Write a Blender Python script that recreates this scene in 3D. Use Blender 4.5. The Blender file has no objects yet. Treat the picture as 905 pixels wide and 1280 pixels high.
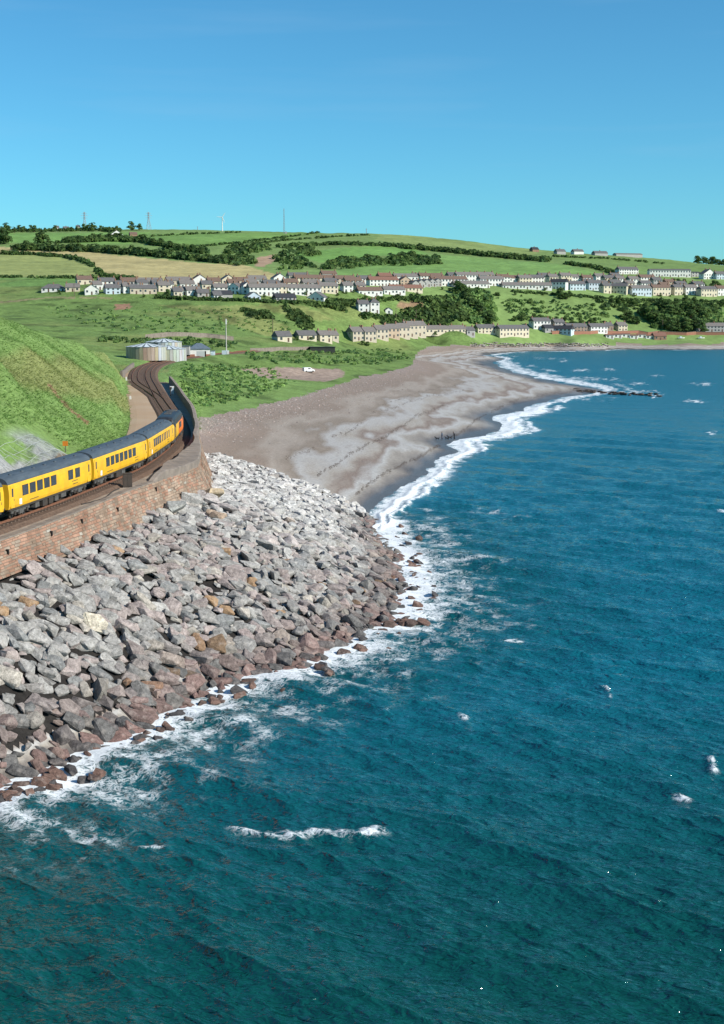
import bpy, bmesh, math, random
import numpy as np
from mathutils import Vector, Matrix
random.seed(7); rng = np.random.default_rng(11)
R = math.radians
scene = bpy.context.scene
COL = scene.collection
# ---------------------------------------------------------------- camera, sky, sun, exposure
CAMH = 31.0; FPX = 1680.0; PITCH = math.atan(255/1680.0)
cam_d = bpy.data.cameras.new('camera'); cam = bpy.data.objects.new('camera', cam_d); COL.objects.link(cam)
cam.location = (0, 0, CAMH); cam.rotation_euler = (math.pi/2 - PITCH, 0, 0)
cam_d.sensor_fit = 'HORIZONTAL'; cam_d.sensor_width = 36; cam_d.lens = 36*FPX/905.0
cam_d.clip_start = 0.5; cam_d.clip_end = 20000
scene.camera = cam
SUN_EL = R(33); SUN_AZ = math.atan2(0.92, -0.40)      # clockwise from +Y
world = bpy.data.worlds.new('World'); scene.world = world; world.use_nodes = True
wn = world.node_tree.nodes; wl = world.node_tree.links
bgn = wn['Background']; bgn.inputs['Strength'].default_value = 0.112
sky = wn.new('ShaderNodeTexSky'); sky.sky_type = 'NISHITA'; sky.sun_disc = False
sky.sun_elevation = SUN_EL; sky.sun_rotation = SUN_AZ
sky.altitude = 0; sky.air_density = 0.9; sky.dust_density = 0.25; sky.ozone_density = 3.0
hs = wn.new('ShaderNodeMix'); hs.data_type = 'RGBA'; hs.blend_type = 'MULTIPLY'; hs.inputs[0].default_value = 1.0
hs.inputs[7].default_value = (0.37, 0.86, 1.0, 1)
wl.new(sky.outputs[0], hs.inputs[6]); 
# a few thin low wisps of cloud
wt = wn.new('ShaderNodeTexCoord'); wm = wn.new('ShaderNodeMapping'); wm.inputs['Scale'].default_value = (2.2, 2.2, 26); wl.new(wt.outputs['Generated'], wm.inputs[0])
wz = wn.new('ShaderNodeTexNoise'); wz.inputs['Scale'].default_value = 1.6; wz.inputs['Detail'].default_value = 7; wl.new(wm.outputs[0], wz.inputs[0])
wr_ = wn.new('ShaderNodeMapRange'); wr_.inputs[1].default_value = 0.56; wr_.inputs[2].default_value = 0.78; wr_.inputs[3].default_value = 0; wr_.inputs[4].default_value = 0.10; wl.new(wz.outputs['Fac'], wr_.inputs[0])
wc = wn.new('ShaderNodeMix'); wc.data_type = 'RGBA'; wc.inputs[7].default_value = (3.2, 4.6, 6.0, 1); wl.new(wr_.outputs[0], wc.inputs[0]); wl.new(hs.outputs[2], wc.inputs[6]); wl.new(wc.outputs[2], bgn.inputs['Color'])
sun_d = bpy.data.lights.new('sun', 'SUN'); sun_d.energy = 5.0; sun_d.angle = R(0.5); sun_d.color = (1.0, 0.93, 0.82)
sun = bpy.data.objects.new('sun', sun_d); COL.objects.link(sun)
sv = Vector((math.sin(SUN_AZ)*math.cos(SUN_EL), math.cos(SUN_AZ)*math.cos(SUN_EL), math.sin(SUN_EL)))
sun.rotation_euler = sv.to_track_quat('Z', 'Y').to_euler(); sun.location = (60, -20, 90)
scene.view_settings.view_transform = 'Standard'; scene.view_settings.look = 'None'
scene.view_settings.exposure = 0.30; scene.view_settings.gamma = 1.0
scene.render.engine = 'CYCLES'

# ---------------------------------------------------------------- projection helpers (survey: photo bearings to world)
cP, sP = math.cos(PITCH), math.sin(PITCH)
def ray(px, py):
    u = (px-452.5)/FPX; v = (640-py)/FPX
    return (u, cP + v*sP, -sP + v*cP)
def at_z(px, py, z):
    d = ray(px, py); t = (z-CAMH)/d[2]; return (d[0]*t, d[1]*t, z)
def at_Y(px, py, Y):
    d = ray(px, py); t = Y/d[1]; return (d[0]*t, Y, CAMH + d[2]*t)
def project(x, y, z):
    dz = z-CAMH; dep = y*cP - dz*sP; up = y*sP + dz*cP
    return 452.5 + FPX*x/dep, 640 - FPX*up/dep, dep
def sstep(a, b, x):
    t = np.clip((x-a)/(b-a), 0, 1); return t*t*(3-2*t)
def _h(i, j, s):
    n = np.sin(i*127.1 + j*311.7 + s*74.7)*43758.5453
    return n-np.floor(n)
def vn(x, y, s=0):
    xi = np.floor(x); yi = np.floor(y); fx = x-xi; fy = y-yi
    fx = fx*fx*(3-2*fx); fy = fy*fy*(3-2*fy)
    return (_h(xi, yi, s)*(1-fx)+_h(xi+1, yi, s)*fx)*(1-fy) + (_h(xi, yi+1, s)*(1-fx)+_h(xi+1, yi+1, s)*fx)*fy
def fbm(x, y, s=0, o=4):
    t = 0; a = 0.5
    for k in range(o):
        t = t + a*(vn(x, y, s+k)-0.5)*2; x = x*2.03; y = y*2.03; a *= 0.5
    return t

# ---------------------------------------------------------------- materials
MATS = {}
def nt(name):
    m = bpy.data.materials.new(name); m.use_nodes = True
    n = m.node_tree.nodes; return m, n, m.node_tree.links, n['Principled BSDF']
def pm(name, c1, c2=None, scale=1.0, rough=0.85, bump=0.0, bscale=None, metal=0.0, spec=0.3, attr=None, detail=6, stretch=None, contrast=(0.3, 0.7), bdist=0.1):
    """plain procedural paint / stone / cloth: two colours mixed by noise, fine relief; attr: colour attribute that replaces both"""
    if name in MATS: return MATS[name]
    m, n, l, b = nt(name)
    b.inputs['Roughness'].default_value = rough; b.inputs['Metallic'].default_value = metal
    b.inputs['Specular IOR Level'].default_value = spec
    tc = n.new('ShaderNodeTexCoord'); src = tc.outputs['Object']
    if stretch:
        mp = n.new('ShaderNodeMapping'); mp.inputs['Scale'].default_value = stretch; l.new(src, mp.inputs[0]); src = mp.outputs[0]
    nz = n.new('ShaderNodeTexNoise'); nz.inputs['Scale'].default_value = scale; nz.inputs['Detail'].default_value = detail
    l.new(src, nz.inputs['Vector'])
    if c2 is None: c2 = tuple(x*0.8 for x in c1)
    mr = n.new('ShaderNodeMapRange'); mr.inputs[1].default_value = contrast[0]; mr.inputs[2].default_value = contrast[1]
    l.new(nz.outputs['Fac'], mr.inputs[0])
    mx = n.new('ShaderNodeMix'); mx.data_type = 'RGBA'; l.new(mr.outputs[0], mx.inputs[0])
    mx.inputs[6].default_value = (*c1, 1); mx.inputs[7].default_value = (*c2, 1)
    out = mx.outputs[2]
    if attr:
        at = n.new('ShaderNodeAttribute'); at.attribute_name = attr
        m2 = n.new('ShaderNodeMix'); m2.data_type = 'RGBA'; m2.blend_type = 'MULTIPLY'; m2.inputs[0].default_value = 1
        l.new(at.outputs['Color'], m2.inputs[6]); l.new(out, m2.inputs[7]); out = m2.outputs[2]
    l.new(out, b.inputs['Base Color'])
    if bump:
        nb = n.new('ShaderNodeTexNoise'); nb.inputs['Scale'].default_value = bscale or scale*4; nb.inputs['Detail'].default_value = 8
        l.new(src, nb.inputs['Vector'])
        bp = n.new('ShaderNodeBump'); bp.inputs['Strength'].default_value = bump; bp.inputs['Distance'].default_value = bdist
        l.new(nb.outputs['Fac'], bp.inputs['Height']); l.new(bp.outputs[0], b.inputs['Normal'])
    MATS[name] = m
    return m

# ---------------------------------------------------------------- mesh builder
class MB:
    def __init__(s): s.v = []; s.f = []; s.c = []; s.fc = None
    def add(s, vs, fs, tint=None):
        k = len(s.v); s.v += [tuple(p) for p in vs]; s.f += [tuple(k+i for i in f) for f in fs]
        if tint is not None: s.c += [tint]*len(vs)
        return s
    def box(s, c, size, rz=0, tint=None, taper=1.0, pitch=0):
        hx, hy, hz = size[0]/2, size[1]/2, size[2]/2; ca, sa = math.cos(rz), math.sin(rz)
        cp_, sp_ = math.cos(pitch), math.sin(pitch)
        vs = []
        for (x, y, z) in ((-1,-1,-1),(1,-1,-1),(1,1,-1),(-1,1,-1),(-1,-1,1),(1,-1,1),(1,1,1),(-1,1,1)):
            k = taper if z > 0 else 1
            X, Y, Z = x*hx*k, y*hy*k, z*hz
            X, Z = X*cp_-Z*sp_, X*sp_+Z*cp_
            vs.append((c[0]+X*ca-Y*sa, c[1]+X*sa+Y*ca, c[2]+Z))
        return s.add(vs, [(0,3,2,1),(4,5,6,7),(0,1,5,4),(1,2,6,5),(2,3,7,6),(3,0,4,7)], tint)
    def tube(s, p, q, r, r2=None, n=8, tint=None, caps=True):
        p = Vector(p); q = Vector(q); d = (q-p)
        if d.length < 1e-6: return s
        z = d.normalized(); a = z.orthogonal().normalized(); b = z.cross(a); r2 = r if r2 is None else r2
        vs = []
        for (o, rr) in ((p, r), (q, r2)):
            for i in range(n):
                t = 2*math.pi*i/n; vs.append(o + a*(rr*math.cos(t)) + b*(rr*math.sin(t)))
        fs = [(i, (i+1) % n, n+(i+1) % n, n+i) for i in range(n)]
        if caps: fs += [tuple(range(n-1, -1, -1)), tuple(range(n, 2*n))]
        return s.add(vs, fs, tint)
    def loft(s, rings, closed=False, cap=False, tint=None):
        n = len(rings[0]); vs = [p for r in rings for p in r]; fs = []
        for i in range(len(rings)-1):
            for j in range(n if closed else n-1):
                k = (j+1) % n; fs.append((i*n+j, i*n+k, (i+1)*n+k, (i+1)*n+j))
        if cap: fs += [tuple(range(n-1, -1, -1)), tuple(range((len(rings)-1)*n, len(rings)*n))]
        return s.add(vs, fs, tint)
    def build(s, name, mat, parent=None, smooth=False):
        me = bpy.data.meshes.new(name); me.from_pydata(s.v, [], s.f); me.update()
        if s.c and len(s.c) == len(s.v):
            a = me.color_attributes.new('tint', 'FLOAT_COLOR', 'POINT')
            a.data.foreach_set('color', np.array([(c[0], c[1], c[2], 1) for c in s.c], dtype=np.float32).ravel())
        if smooth: me.polygons.foreach_set('use_smooth', [True]*len(me.polygons))
        if mat: me.materials.append(mat)
        o = bpy.data.objects.new(name, me); COL.objects.link(o)
        if parent: o.parent = parent
        return o
def np_mesh(name, V, Fq, mat, attrs=None, smooth=True):
    """numpy mesh; attrs: name -> (n,) float or (n,3) colour"""
    me = bpy.data.meshes.new(name); V = np.asarray(V, np.float32); Fq = np.asarray(Fq, np.int32); k = Fq.shape[1]
    me.vertices.add(len(V)); me.vertices.foreach_set('co', V.ravel())
    me.loops.add(len(Fq)*k); me.loops.foreach_set('vertex_index', Fq.ravel())
    me.polygons.add(len(Fq)); me.polygons.foreach_set('loop_start', np.arange(0, len(Fq)*k, k, dtype=np.int32))
    me.polygons.foreach_set('use_smooth', np.full(len(Fq), smooth))
    me.update(calc_edges=True)
    for an, av in (attrs or {}).items():
        av = np.asarray(av, np.float32)
        if av.ndim == 1:
            a = me.attributes.new(an, 'FLOAT', 'POINT'); a.data.foreach_set('value', av)
        else:
            a = me.color_attributes.new(an, 'FLOAT_COLOR', 'POINT')
            a.data.foreach_set('color', np.concatenate([av, np.ones((len(av), 1), np.float32)], 1).ravel())
    if mat: me.materials.append(mat)
    o = bpy.data.objects.new(name, me); COL.objects.link(o)
    return o
def tag(o, label=None, cat=None, group=None, kind=None):
    if label: o['label'] = label
    if cat: o['category'] = cat
    if group: o['group'] = group
    if kind: o['kind'] = kind
    return o
def empty(name, loc=(0, 0, 0), rz=0):
    o = bpy.data.objects.new(name, None); COL.objects.link(o); o.location = loc; o.rotation_euler = (0, 0, rz)
    o.empty_display_size = 0.2
    return o
def copy_tree(o, parent=None):
    c = o.copy(); COL.objects.link(c); c.parent = parent
    for ch in list(o.children): copy_tree(ch, c)
    return c

# ---------------------------------------------------------------- the railway's line in plan
TRK = np.array([(-47,62),(-40.5,80),(-35.8,95),(-31.4,113.6),(-28.2,133.5),(-26.1,152),(-25.8,168),(-26.3,183),(-27.3,195),(-29.4,210),(-33.7,235),(-40.5,270),(-48.5,313),(-57,360),(-63.5,405),(-67,446),(-66.5,489),(-61.5,520),(-53,556),(-38,610),(-18,670),(5,730),(36,800),(80,880),(140,960),(220,1030),(330,1080),(460,1110)], float)
def catmull(P, n=12):
    out = []
    for i in range(len(P)-1):
        p0 = P[max(i-1, 0)]; p1 = P[i]; p2 = P[i+1]; p3 = P[min(i+2, len(P)-1)]
        for k in range(n):
            t = k/n
            out.append(0.5*((2*p1)+(p2-p0)*t+(2*p0-5*p1+4*p2-p3)*t*t+(-p0+3*p1-3*p2+p3)*t**3))
    out.append(P[-1]); return np.array(out)
TC = catmull(TRK)
seg = np.linalg.norm(np.diff(TC, axis=0), axis=1); TS = np.concatenate([[0], np.cumsum(seg)])
def tpos(s):
    return np.array([np.interp(s, TS, TC[:, 0]), np.interp(s, TS, TC[:, 1])])
def tdir(s):
    d = tpos(s+1.5)-tpos(s-1.5); return d/np.linalg.norm(d)
def s_of_Y(Y): return float(np.interp(Y, TC[:, 1], TS))
def toff(s, o, z):
    p = tpos(s); d = tdir(s); return (p[0]+d[1]*o, p[1]-d[0]*o, z)
def tx(Y): return np.interp(Y, TC[:, 1], TC[:, 0])
# outer (seaward) edge of the railway's ledge, as x at each Y
EY = np.array([60, 95, 125, 138, 150, 160, 172, 186, 210, 235, 284, 330, 345])
EO = np.array([3.5, 3.5, 3.6, 3.8, 5.0, 6.1, 5.1, 3.5, 3.5, 4.2, 5.0, 5.2, 5.2])
def edge_o(Y): return np.interp(Y, EY, EO)
FZY = np.array([60, 95, 110, 122, 140, 155, 170, 185, 205, 235, 260, 285, 330])
FZZ = np.array([10.4, 10.4, 10.3, 9.8, 9.3, 9.2, 8.3, 7.3, 6.0, 5.2, 5.0, 7.0, 11.0])   # foot of the wall
FOO = np.array([1.1, 1.1, 1.1, 1.2, 1.4, 1.5, 1.9, 2.2, 2.0, 1.4, 0.8, 0.6, 0.5])     # batter
def foot_z(Y): return np.interp(Y, FZY, FZZ)
def foot_o(Y): return np.interp(Y, FZY, FOO)
BEDZ = 12.45

# ---------------------------------------------------------------- terrain survey points
PX = lambda L, z=None: [at_z(a, b, z if z is not None else c) for (a, b, *r) in L for c in [r[0] if r else 0]]
far = []
for (a, b, Y) in [(-250,372,880),(0,372,860),(100,376,850),(200,379,850),(300,379,850),(380,379,880),
    (100,364,885),(340,367,890),(0,362,900),(450,368,940),(470,393,900),(540,372,1000),(570,395,980),(620,364,1100),(640,404,1040),(560,410,1000),(700,385,1080),(760,372,1130),
    (690,363,1140),(800,371,1160),(905,375,1180),(1100,378,1200),(750,355,1230),(620,356,1150),(850,346,1330),(905,350,1330),(1100,350,1350),(850,395,1110),(905,398,1120),
    (640,419,1010),(560,420,960),(740,420,1040),(820,424,1060),(905,422,1070),(1100,424,1090),(500,423,900),(430,428,830),(720,424,1010),(860,428,1030),(905,428,1035),
    (350,428,740),(290,442,545),(330,440,620),(400,442,640),(330,452,520),(440,436,780),(480,445,700),(500,456,610),
    (250,441,520),(250,424,610),(200,402,720),(100,400,700),(50,397,740),(0,388,760),(-250,385,760),(300,410,720),(300,425,660),(370,405,790),(420,405,840),
    (150,423,580),(190,447,475),(230,446,490),(165,449,460),(170,437,520),
    (0,345,1020),(100,346,1030),(200,351,1030),(300,352,1050),(-250,345,1050),(420,352,1060),(500,350,1120),(0,318,1500),(150,322,1450),(300,331,1350),(-250,318,1500),(400,338,1300),(350,322,1500),(500,320,1550),(500,338,1300),(600,345,1280),(600,325,1600),(700,330,1500),(700,345,1320),(800,335,1500),(905,338,1550),(1100,345,1600),
    (-400,285,2000),(0,290,2000),(100,288,2000),(200,287,2000),(300,289,2000),(400,291,2000),(500,293,2000),(600,303,1950),(680,316,1900),(760,319,1850),(830,325,1850),(905,333,1900),(1100,345,2000),
    (-400,330,3000),(0,330,3000),(300,330,3000),(600,335,3000),(905,345,3000),(-400,340,4000),(300,340,4000),(905,350,4000),(1200,350,3000)]:
    far.append(at_Y(a, b, Y))
left = []
for (a, b, Y) in [(-250,380,220),(0,395,215),(30,405,235),(60,418,262),(100,429,290),(130,441,315),(150,456,340),(-250,470,150),(-250,420,180),
    (0,450,162),(40,480,178),(80,472,215),(100,500,195),(0,520,146),(50,520,164),(130,480,250),(130,515,205),(70,440,225),(30,430,200),(110,455,262)]:
    left.append(at_Y(a, b, Y))
for (x, y, z) in [(-150,330,26),(-110,330,24),(-90,360,19),(-88,420,17),(-130,420,19),(-180,420,22),(-250,420,24),(-95,470,15.5),(-130,520,20),(-200,560,24),(-300,600,28),(-74,380,13.5),(-70,345,13.2),(-200,300,28),(-300,300,32),(-75,430,13.4)]:
    left.append((x, y, z))
for Y in (62, 80, 95, 113, 133, 152, 168, 183, 205, 235, 270, 313, 345, 380, 420):
    x = float(tx(Y)); left.append((x, Y, BEDZ)); left.append((x+6, Y, BEDZ-0.3))
    left.append((x-3.6, Y, BEDZ))
    if Y < 180: left.append((x-5.0, Y, BEDZ+0.8)); left.append((x-8.2, Y, BEDZ+ (4.2 if Y < 140 else 2.6)))
for (a, b) in [(200,456),(172,462),(160,470),(165,495),(174,520),(185,470),(190,500),(195,530),(170,545),(160,548)]:
    left.append(at_z(a, b, BEDZ+0.1))
right = []
for Y in (62, 80, 95, 110, 122, 140, 155, 170, 185, 205, 235, 260, 285, 330):
    x = float(tx(Y)+edge_o(Y)+foot_o(Y)); z = float(foot_z(Y)); right.append((x, Y, z)); right.append((x-5, Y, z))
WL = [(-60,1012),(0,985),(90,950),(200,902),(270,862),(380,832),(450,800),(503,772),(514,735),(510,700),(480,655)]
WLW = [at_z(a, b, 0.0) for a, b in WL]
right += [(p[0], p[1], -0.7) for p in WLW]
right += [(p[0]+4.5*0.8, p[1]-4.5*0.6, -3.0) for p in WLW]
right += [(p[0]+16*0.8, p[1]-16*0.6, -5.0) for p in WLW]
right += PX([(257,545,4.2),(262,522,4.8),(300,517,4.6),(350,500,4.8),(400,487,4.6),(340,469,6.4),(386,466,6.2),(300,468,7.5),(430,472,4.8),(450,487,3.6),(515,450,3.6),(540,434,3.6),(600,433,3.4),(660,434.5,2.4),(740,433.5,2.4),(905,432,2.4),(1100,432,2.4),
    (310,545,3.6),(330,568,3.0),(380,592,2.1),(430,622,1.2),(400,560,2.6),(470,600,1.0),(500,590,0.9),(450,560,1.9),(450,520,2.8),(540,560,0.9),(520,520,2.0),(580,530,1.2),(600,490,2.0),(560,470,2.8),(640,500,0.95),(690,488,0.9),(735,486,0.6),(620,470,1.9),(690,481,1.0),(600,445,2.0),(625,470,1.6)])
SHORE = [(462,642),(492,618),(522,598),(548,582),(572,566),(600,546),(628,528),(655,514),(690,502),(735,493),(748,489),(735,484),(700,479),(668,473),(640,466),(624,456),(624,447),(640,440),(690,437.5),(760,436.5),(905,435.5),(1100,435)]
right += [at_z(a, b, 0.0) for a, b in SHORE]
right += PX([(490,655,-1.2),(530,622,-1.2),(570,590,-1.2),(610,560,-1.2),(655,530,-1.2),(710,509,-1.2),(770,497,-1.2),(560,660,-3),(640,590,-3),(720,540,-3),(800,510,-3),(700,700,-5),(900,700,-5),(600,900,-6),(900,550,-5),(905,500,-4),(830,490,-3),
    (790,485,-1.5),(740,476,-1.0),(700,470,-1.0),(670,462,-1.2),(650,452,-1.2),(680,446,-1.6),(740,442,-1.6),(905,440,-1.6),(1100,440,-1.6),(760,460,-3),(905,460,-3),(1100,470,-4),(1100,600,-6),(1500,600,-6),(1500,440,-5)])
right += PX([(228,475,11.5),(235,458,13),(260,452,13),(228,500,8.5),(250,500,6.3),(240,515,5.4),(300,490,6.5),(300,460,11.0),(350,485,5.6),(380,482,5.2),(270,475,9.5),(330,460,8.5)])
MP = [(0,0,-8),(30,20,-8),(-30,20,-8),(-60,40,0),(60,60,-8)]
right += MP
def fit(P):
    P = np.array(P, float); U = np.stack([P[:, 0]/P[:, 1].clip(20), np.log(P[:, 1].clip(20))], 1)
    n = len(P); D = np.linalg.norm(U[:, None]-U[None], axis=2)
    A = np.zeros((n+3, n+3)); A[:n, :n] = -D + np.eye(n)*1e-3; A[:n, n] = 1; A[:n, n+1:] = U; A[n, :n] = 1; A[n+1:, :n] = U.T
    w = np.linalg.solve(A, np.concatenate([P[:, 2], [0, 0, 0]])); return U, w
def ev(M, a, L):
    U, w = M; out = np.empty(len(a)); n = len(U)
    for k in range(0, len(a), 20000):
        Q = np.stack([a[k:k+20000], L[k:k+20000]], 1)
        d = np.sqrt((Q[:, 0:1]-U[None, :, 0])**2 + (Q[:, 1:2]-U[None, :, 1])**2)
        out[k:k+20000] = -d@w[:n] + w[n] + Q@w[n+1:]
    return out
ML = fit(left+far); MR = fit(right+far)
NA, NL = 460, 680
ga = np.linspace(-0.52, 0.60, NA); ga = np.sort(np.concatenate([np.linspace(-0.52, -0.31, 40), np.linspace(-0.305, 0.305, NA-80), np.linspace(0.31, 0.60, 40)]))
gl = np.linspace(math.log(58), math.log(3900), NL)
AA, LL = np.meshgrid(ga, gl); YY = np.exp(LL); XX = AA*YY
zl = ev(ML, AA.ravel(), LL.ravel()).reshape(AA.shape); zr = ev(MR, AA.ravel(), LL.ravel()).reshape(AA.shape)
side = XX - (tx(YY)+edge_o(YY))
w = sstep(-0.25, 0.25, side); far_w = sstep(345, 430, YY)
wide = sstep(-6, 8, XX-(tx(YY)+3))          # beyond the wall the two sides blend over the cutting
wL = np.where(YY < 345, w, w*(1-far_w)+wide*far_w)
wL = np.where(YY > 900, 1.0, wL)
Z0 = zl*(1-wL)+zr*wL
# relief: small hummocks on grass, flatter on railway and beach
trkd = np.abs(XX-tx(YY)); hil = sstep(4.5, 14, trkd)*sstep(4.6, 6.5, Z0)
hil = hil*np.where(side > 0, sstep(200, 260, YY), 1.0)
Z0 = Z0 + hil*(np.where(YY < 430, fbm(XX/12, YY/60, 3, 2)*.6, fbm(XX/14, YY/14, 3)*.9) + fbm(XX/60, YY/60, 5)*2.2*sstep(450, 700, YY) + fbm(XX/4, YY/4, 9, 2)*np.where(YY < 430, .0, .28))
rockface = sstep(4.6, 5.6, tx(YY)-XX)*(1-sstep(9.0, 11.5, tx(YY)-XX))*(1-sstep(140, 154, YY))
Z0 = Z0 + rockface*np.abs(fbm(XX/2.2, YY/3.5, 21))*1.6
LN = [(214,450.5,3),(198,454,3.2),(180,459,3.5),(170,464,3.8),(165,471,4.2),(168,482,4.8),(174,495,5.2),(181,508,5.6),(184,520,5.6),(182,535,5.0),(174,550,4.2),(160,562,3.6)]
lc = catmull(np.array([at_z(q[0], q[1], BEDZ+0.12)[:2] for q in LN]), 6); lw = np.interp(np.linspace(0, 1, len(lc)), np.linspace(0, 1, len(LN)), [q[2]*.52 for q in LN])
ld = np.full(XX.shape, 99.0); _m = (YY > 130)*(YY < 520)*(side < 0)
ld[_m] = np.min(np.hypot(XX[_m][:, None]-lc[None, :, 0], YY[_m][:, None]-lc[None, :, 1])-lw[None], axis=1)
lt = sstep(0.2, 3.5, ld); Z0 = Z0*lt+np.minimum(Z0, BEDZ-0.03)*(1-lt)
flatm = (side < 0)*(tx(YY)-XX < 4.4)*(YY < 345)
Z0 = np.where(flatm, np.minimum(Z0, BEDZ-0.12), Z0)
Z0 = np.where((np.abs(XX-tx(YY)) < 4.2)*(YY >= 345)*(YY < 640), np.clip(Z0, 0, BEDZ-0.1), Z0)
def tz(x, y):
    a = x/y; l = math.log(y)
    i = min(max(np.searchsorted(ga, a)-1, 0), NA-2); j = min(max(int((l-gl[0])/(gl[1]-gl[0])), 0), NL-2)
    u = min(max((a-ga[i])/(ga[i+1]-ga[i]), 0), 1); v = min(max((l-gl[j])/(gl[j+1]-gl[j]), 0), 1)
    return float((Z0[j, i]*(1-u)+Z0[j, i+1]*u)*(1-v)+(Z0[j+1, i]*(1-u)+Z0[j+1, i+1]*u)*v)
def tzv(x, y):
    a = x/y; l = np.log(y)
    i = np.clip(np.searchsorted(ga, a)-1, 0, NA-2); j = np.clip(((l-gl[0])/(gl[1]-gl[0])).astype(int), 0, NL-2)
    u = np.clip((a-ga[i])/(ga[i+1]-ga[i]), 0, 1); v = np.clip((l-gl[j])/(gl[j+1]-gl[j]), 0, 1)
    return (Z0[j, i]*(1-u)+Z0[j, i+1]*u)*(1-v)+(Z0[j+1, i]*(1-u)+Z0[j+1, i+1]*u)*v
def hit(px, py, y0=200, y1=3500):
    """where the line of sight first meets the ground beyond y0"""
    d = ray(px, py); Y = y0
    while Y < y1:
        t = Y/d[1]
        if CAMH+d[2]*t <= tz(d[0]*t, Y): return (d[0]*t, Y, tz(d[0]*t, Y))
        Y *= 1.004
    return None
# ---------------------------------------------------------------- ground cover colours (fields, paths, turf: they belong to the land; gap shade is painted under the boulders)
DEP = YY*cP-(Z0-CAMH)*sP; GX = 452.5+FPX*XX/DEP; GY = 640-FPX*(YY*sP+(Z0-CAMH)*cP)/DEP
GXn = GX + fbm(XX/9, YY/9, 31)*5; GYn = GY + fbm(XX/12, YY/12, 33)*1.5
def inpoly(px, py, poly):
    r = np.zeros(px.shape, bool); n = len(poly); j = n-1
    for i in range(n):
        xi, yi = poly[i]; xj, yj = poly[j]
        c = ((yi > py) != (yj > py)) & (px < (xj-xi)*(py-yi)/((yj-yi) or 1e-9)+xi); r ^= c; j = i
    return r
GC = np.zeros(AA.shape+(3,)); GC[:] = (0.20, 0.31, 0.095)
GC[YY > 480] = (0.165, 0.255, 0.075)
GC[YY > 980] = (0.185, 0.275, 0.09)
GC[YY > 1350] = (0.17, 0.255, 0.085)
def field(poly, c, ymin, ymax=4000):
    m = inpoly(GXn, GYn, poly) & (YY > ymin) & (YY < ymax); GC[m] = c
field([(-300,300),(60,311),(120,316),(250,329),(300,330),(345,343),(352,352),(300,353),(175,351),(130,342),(118,332),(95,323),(40,317),(-300,316)], (0.42,0.36,0.17), 1000)
field([(-300,318),(40,319),(92,325),(116,335),(127,347),(-300,347)], (0.27,0.31,0.11), 980)
field([(-300,347),(127,348),(170,352),(60,358),(-300,362)], (0.16,0.28,0.08), 880)
field([(365,318),(430,309),(500,307),(540,318),(470,320),(400,328)], (0.16,0.30,0.08), 1200)
field([(400,340),(545,318),(700,330),(768,345),(600,348),(450,350)], (0.175,0.30,0.09), 1100)
field([(-300,292),(120,291),(190,290),(160,306),(60,303),(-300,306)], (0.17,0.30,0.085), 1400)
field([(150,293),(420,290),(360,297),(260,308),(170,300)], (0.165,0.285,0.08), 1500)
field([(480,290),(680,314),(660,320),(560,312),(470,300)], (0.22,0.29,0.10), 1500)
field([(700,318),(905,331),(905,343),(780,338),(690,326)], (0.165,0.25,0.08), 1300)
field([(318,322),(345,318),(352,322),(330,333),(318,333)], (0.36,0.25,0.17), 1200)          # bare quarry track
field([(142,380),(163,379),(165,386),(144,387)], (0.34,0.20,0.13), 600)
field([(498,378),(520,377),(545,386),(500,388)], (0.30,0.20,0.12), 850)                       # scar by the white house
field([(200,382),(380,382),(420,400),(380,402),(330,386),(260,392)], (0.25,0.29,0.10), 600, 870)
field([(300,384),(352,404),(380,425),(330,420),(270,398)], (0.25,0.29,0.10), 560, 870)
# near spur: lush grass with straw and bracken patches
sp = (side < 0)*(YY < 420)
stw = sstep(0.05, 0.45, fbm(XX/9, YY/70, 41)+0.12)*sp
GC = GC*(1-stw[..., None]*0.55)+np.array((0.30,0.265,0.115))*stw[..., None]*0.55
stf = sstep(0.1, 0.5, fbm(XX/45, YY/60, 47))*(YY > 430)*(YY < 980)
GC = GC*(1-stf[..., None]*0.45)+np.array((0.26,0.275,0.10))*stf[..., None]*0.45
dk = sstep(0.1, 0.4, np.where(sp > 0, fbm(XX/5, YY/45, 51), fbm(XX/11, YY/17, 51)))*((YY < 980)*1.0)
GC = GC*(1-(0.42*dk*np.where(sp > 0, .45, 1))[..., None])
def lane(poly, w, c, ymin, ymax):
    for k in range(len(poly)-1):
        (ax, ay), (bx, by) = poly[k], poly[k+1]
        t = np.clip(((GX-ax)*(bx-ax)+(GY-ay)*(by-ay))/((bx-ax)**2+(by-ay)**2), 0, 1)
        d = np.hypot(GX-ax-t*(bx-ax), GY-ay-t*(by-ay)); m = (d < w*(1+0.6*fbm(XX/3, YY/3, 61)))*(YY > ymin)*(YY < ymax); GC[m] = c
lane([(60,480),(80,506),(108,528)], 1.6, (0.30,0.19,0.11), 150, 260)
lane([(0,378),(60,372),(140,373)], 0.8, (0.28,0.25,0.13), 700, 900)
field([(300,461),(360,459),(425,462),(432,470),(405,477),(330,472)], (0.34,0.26,0.21), 380)
rkm = rockface*(sstep(-0.15, 0.15, fbm(XX/3, YY/5, 63)+0.18))
GC = GC*(1-rkm[..., None])+np.array((0.36,0.37,0.36))*rkm[..., None]
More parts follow.
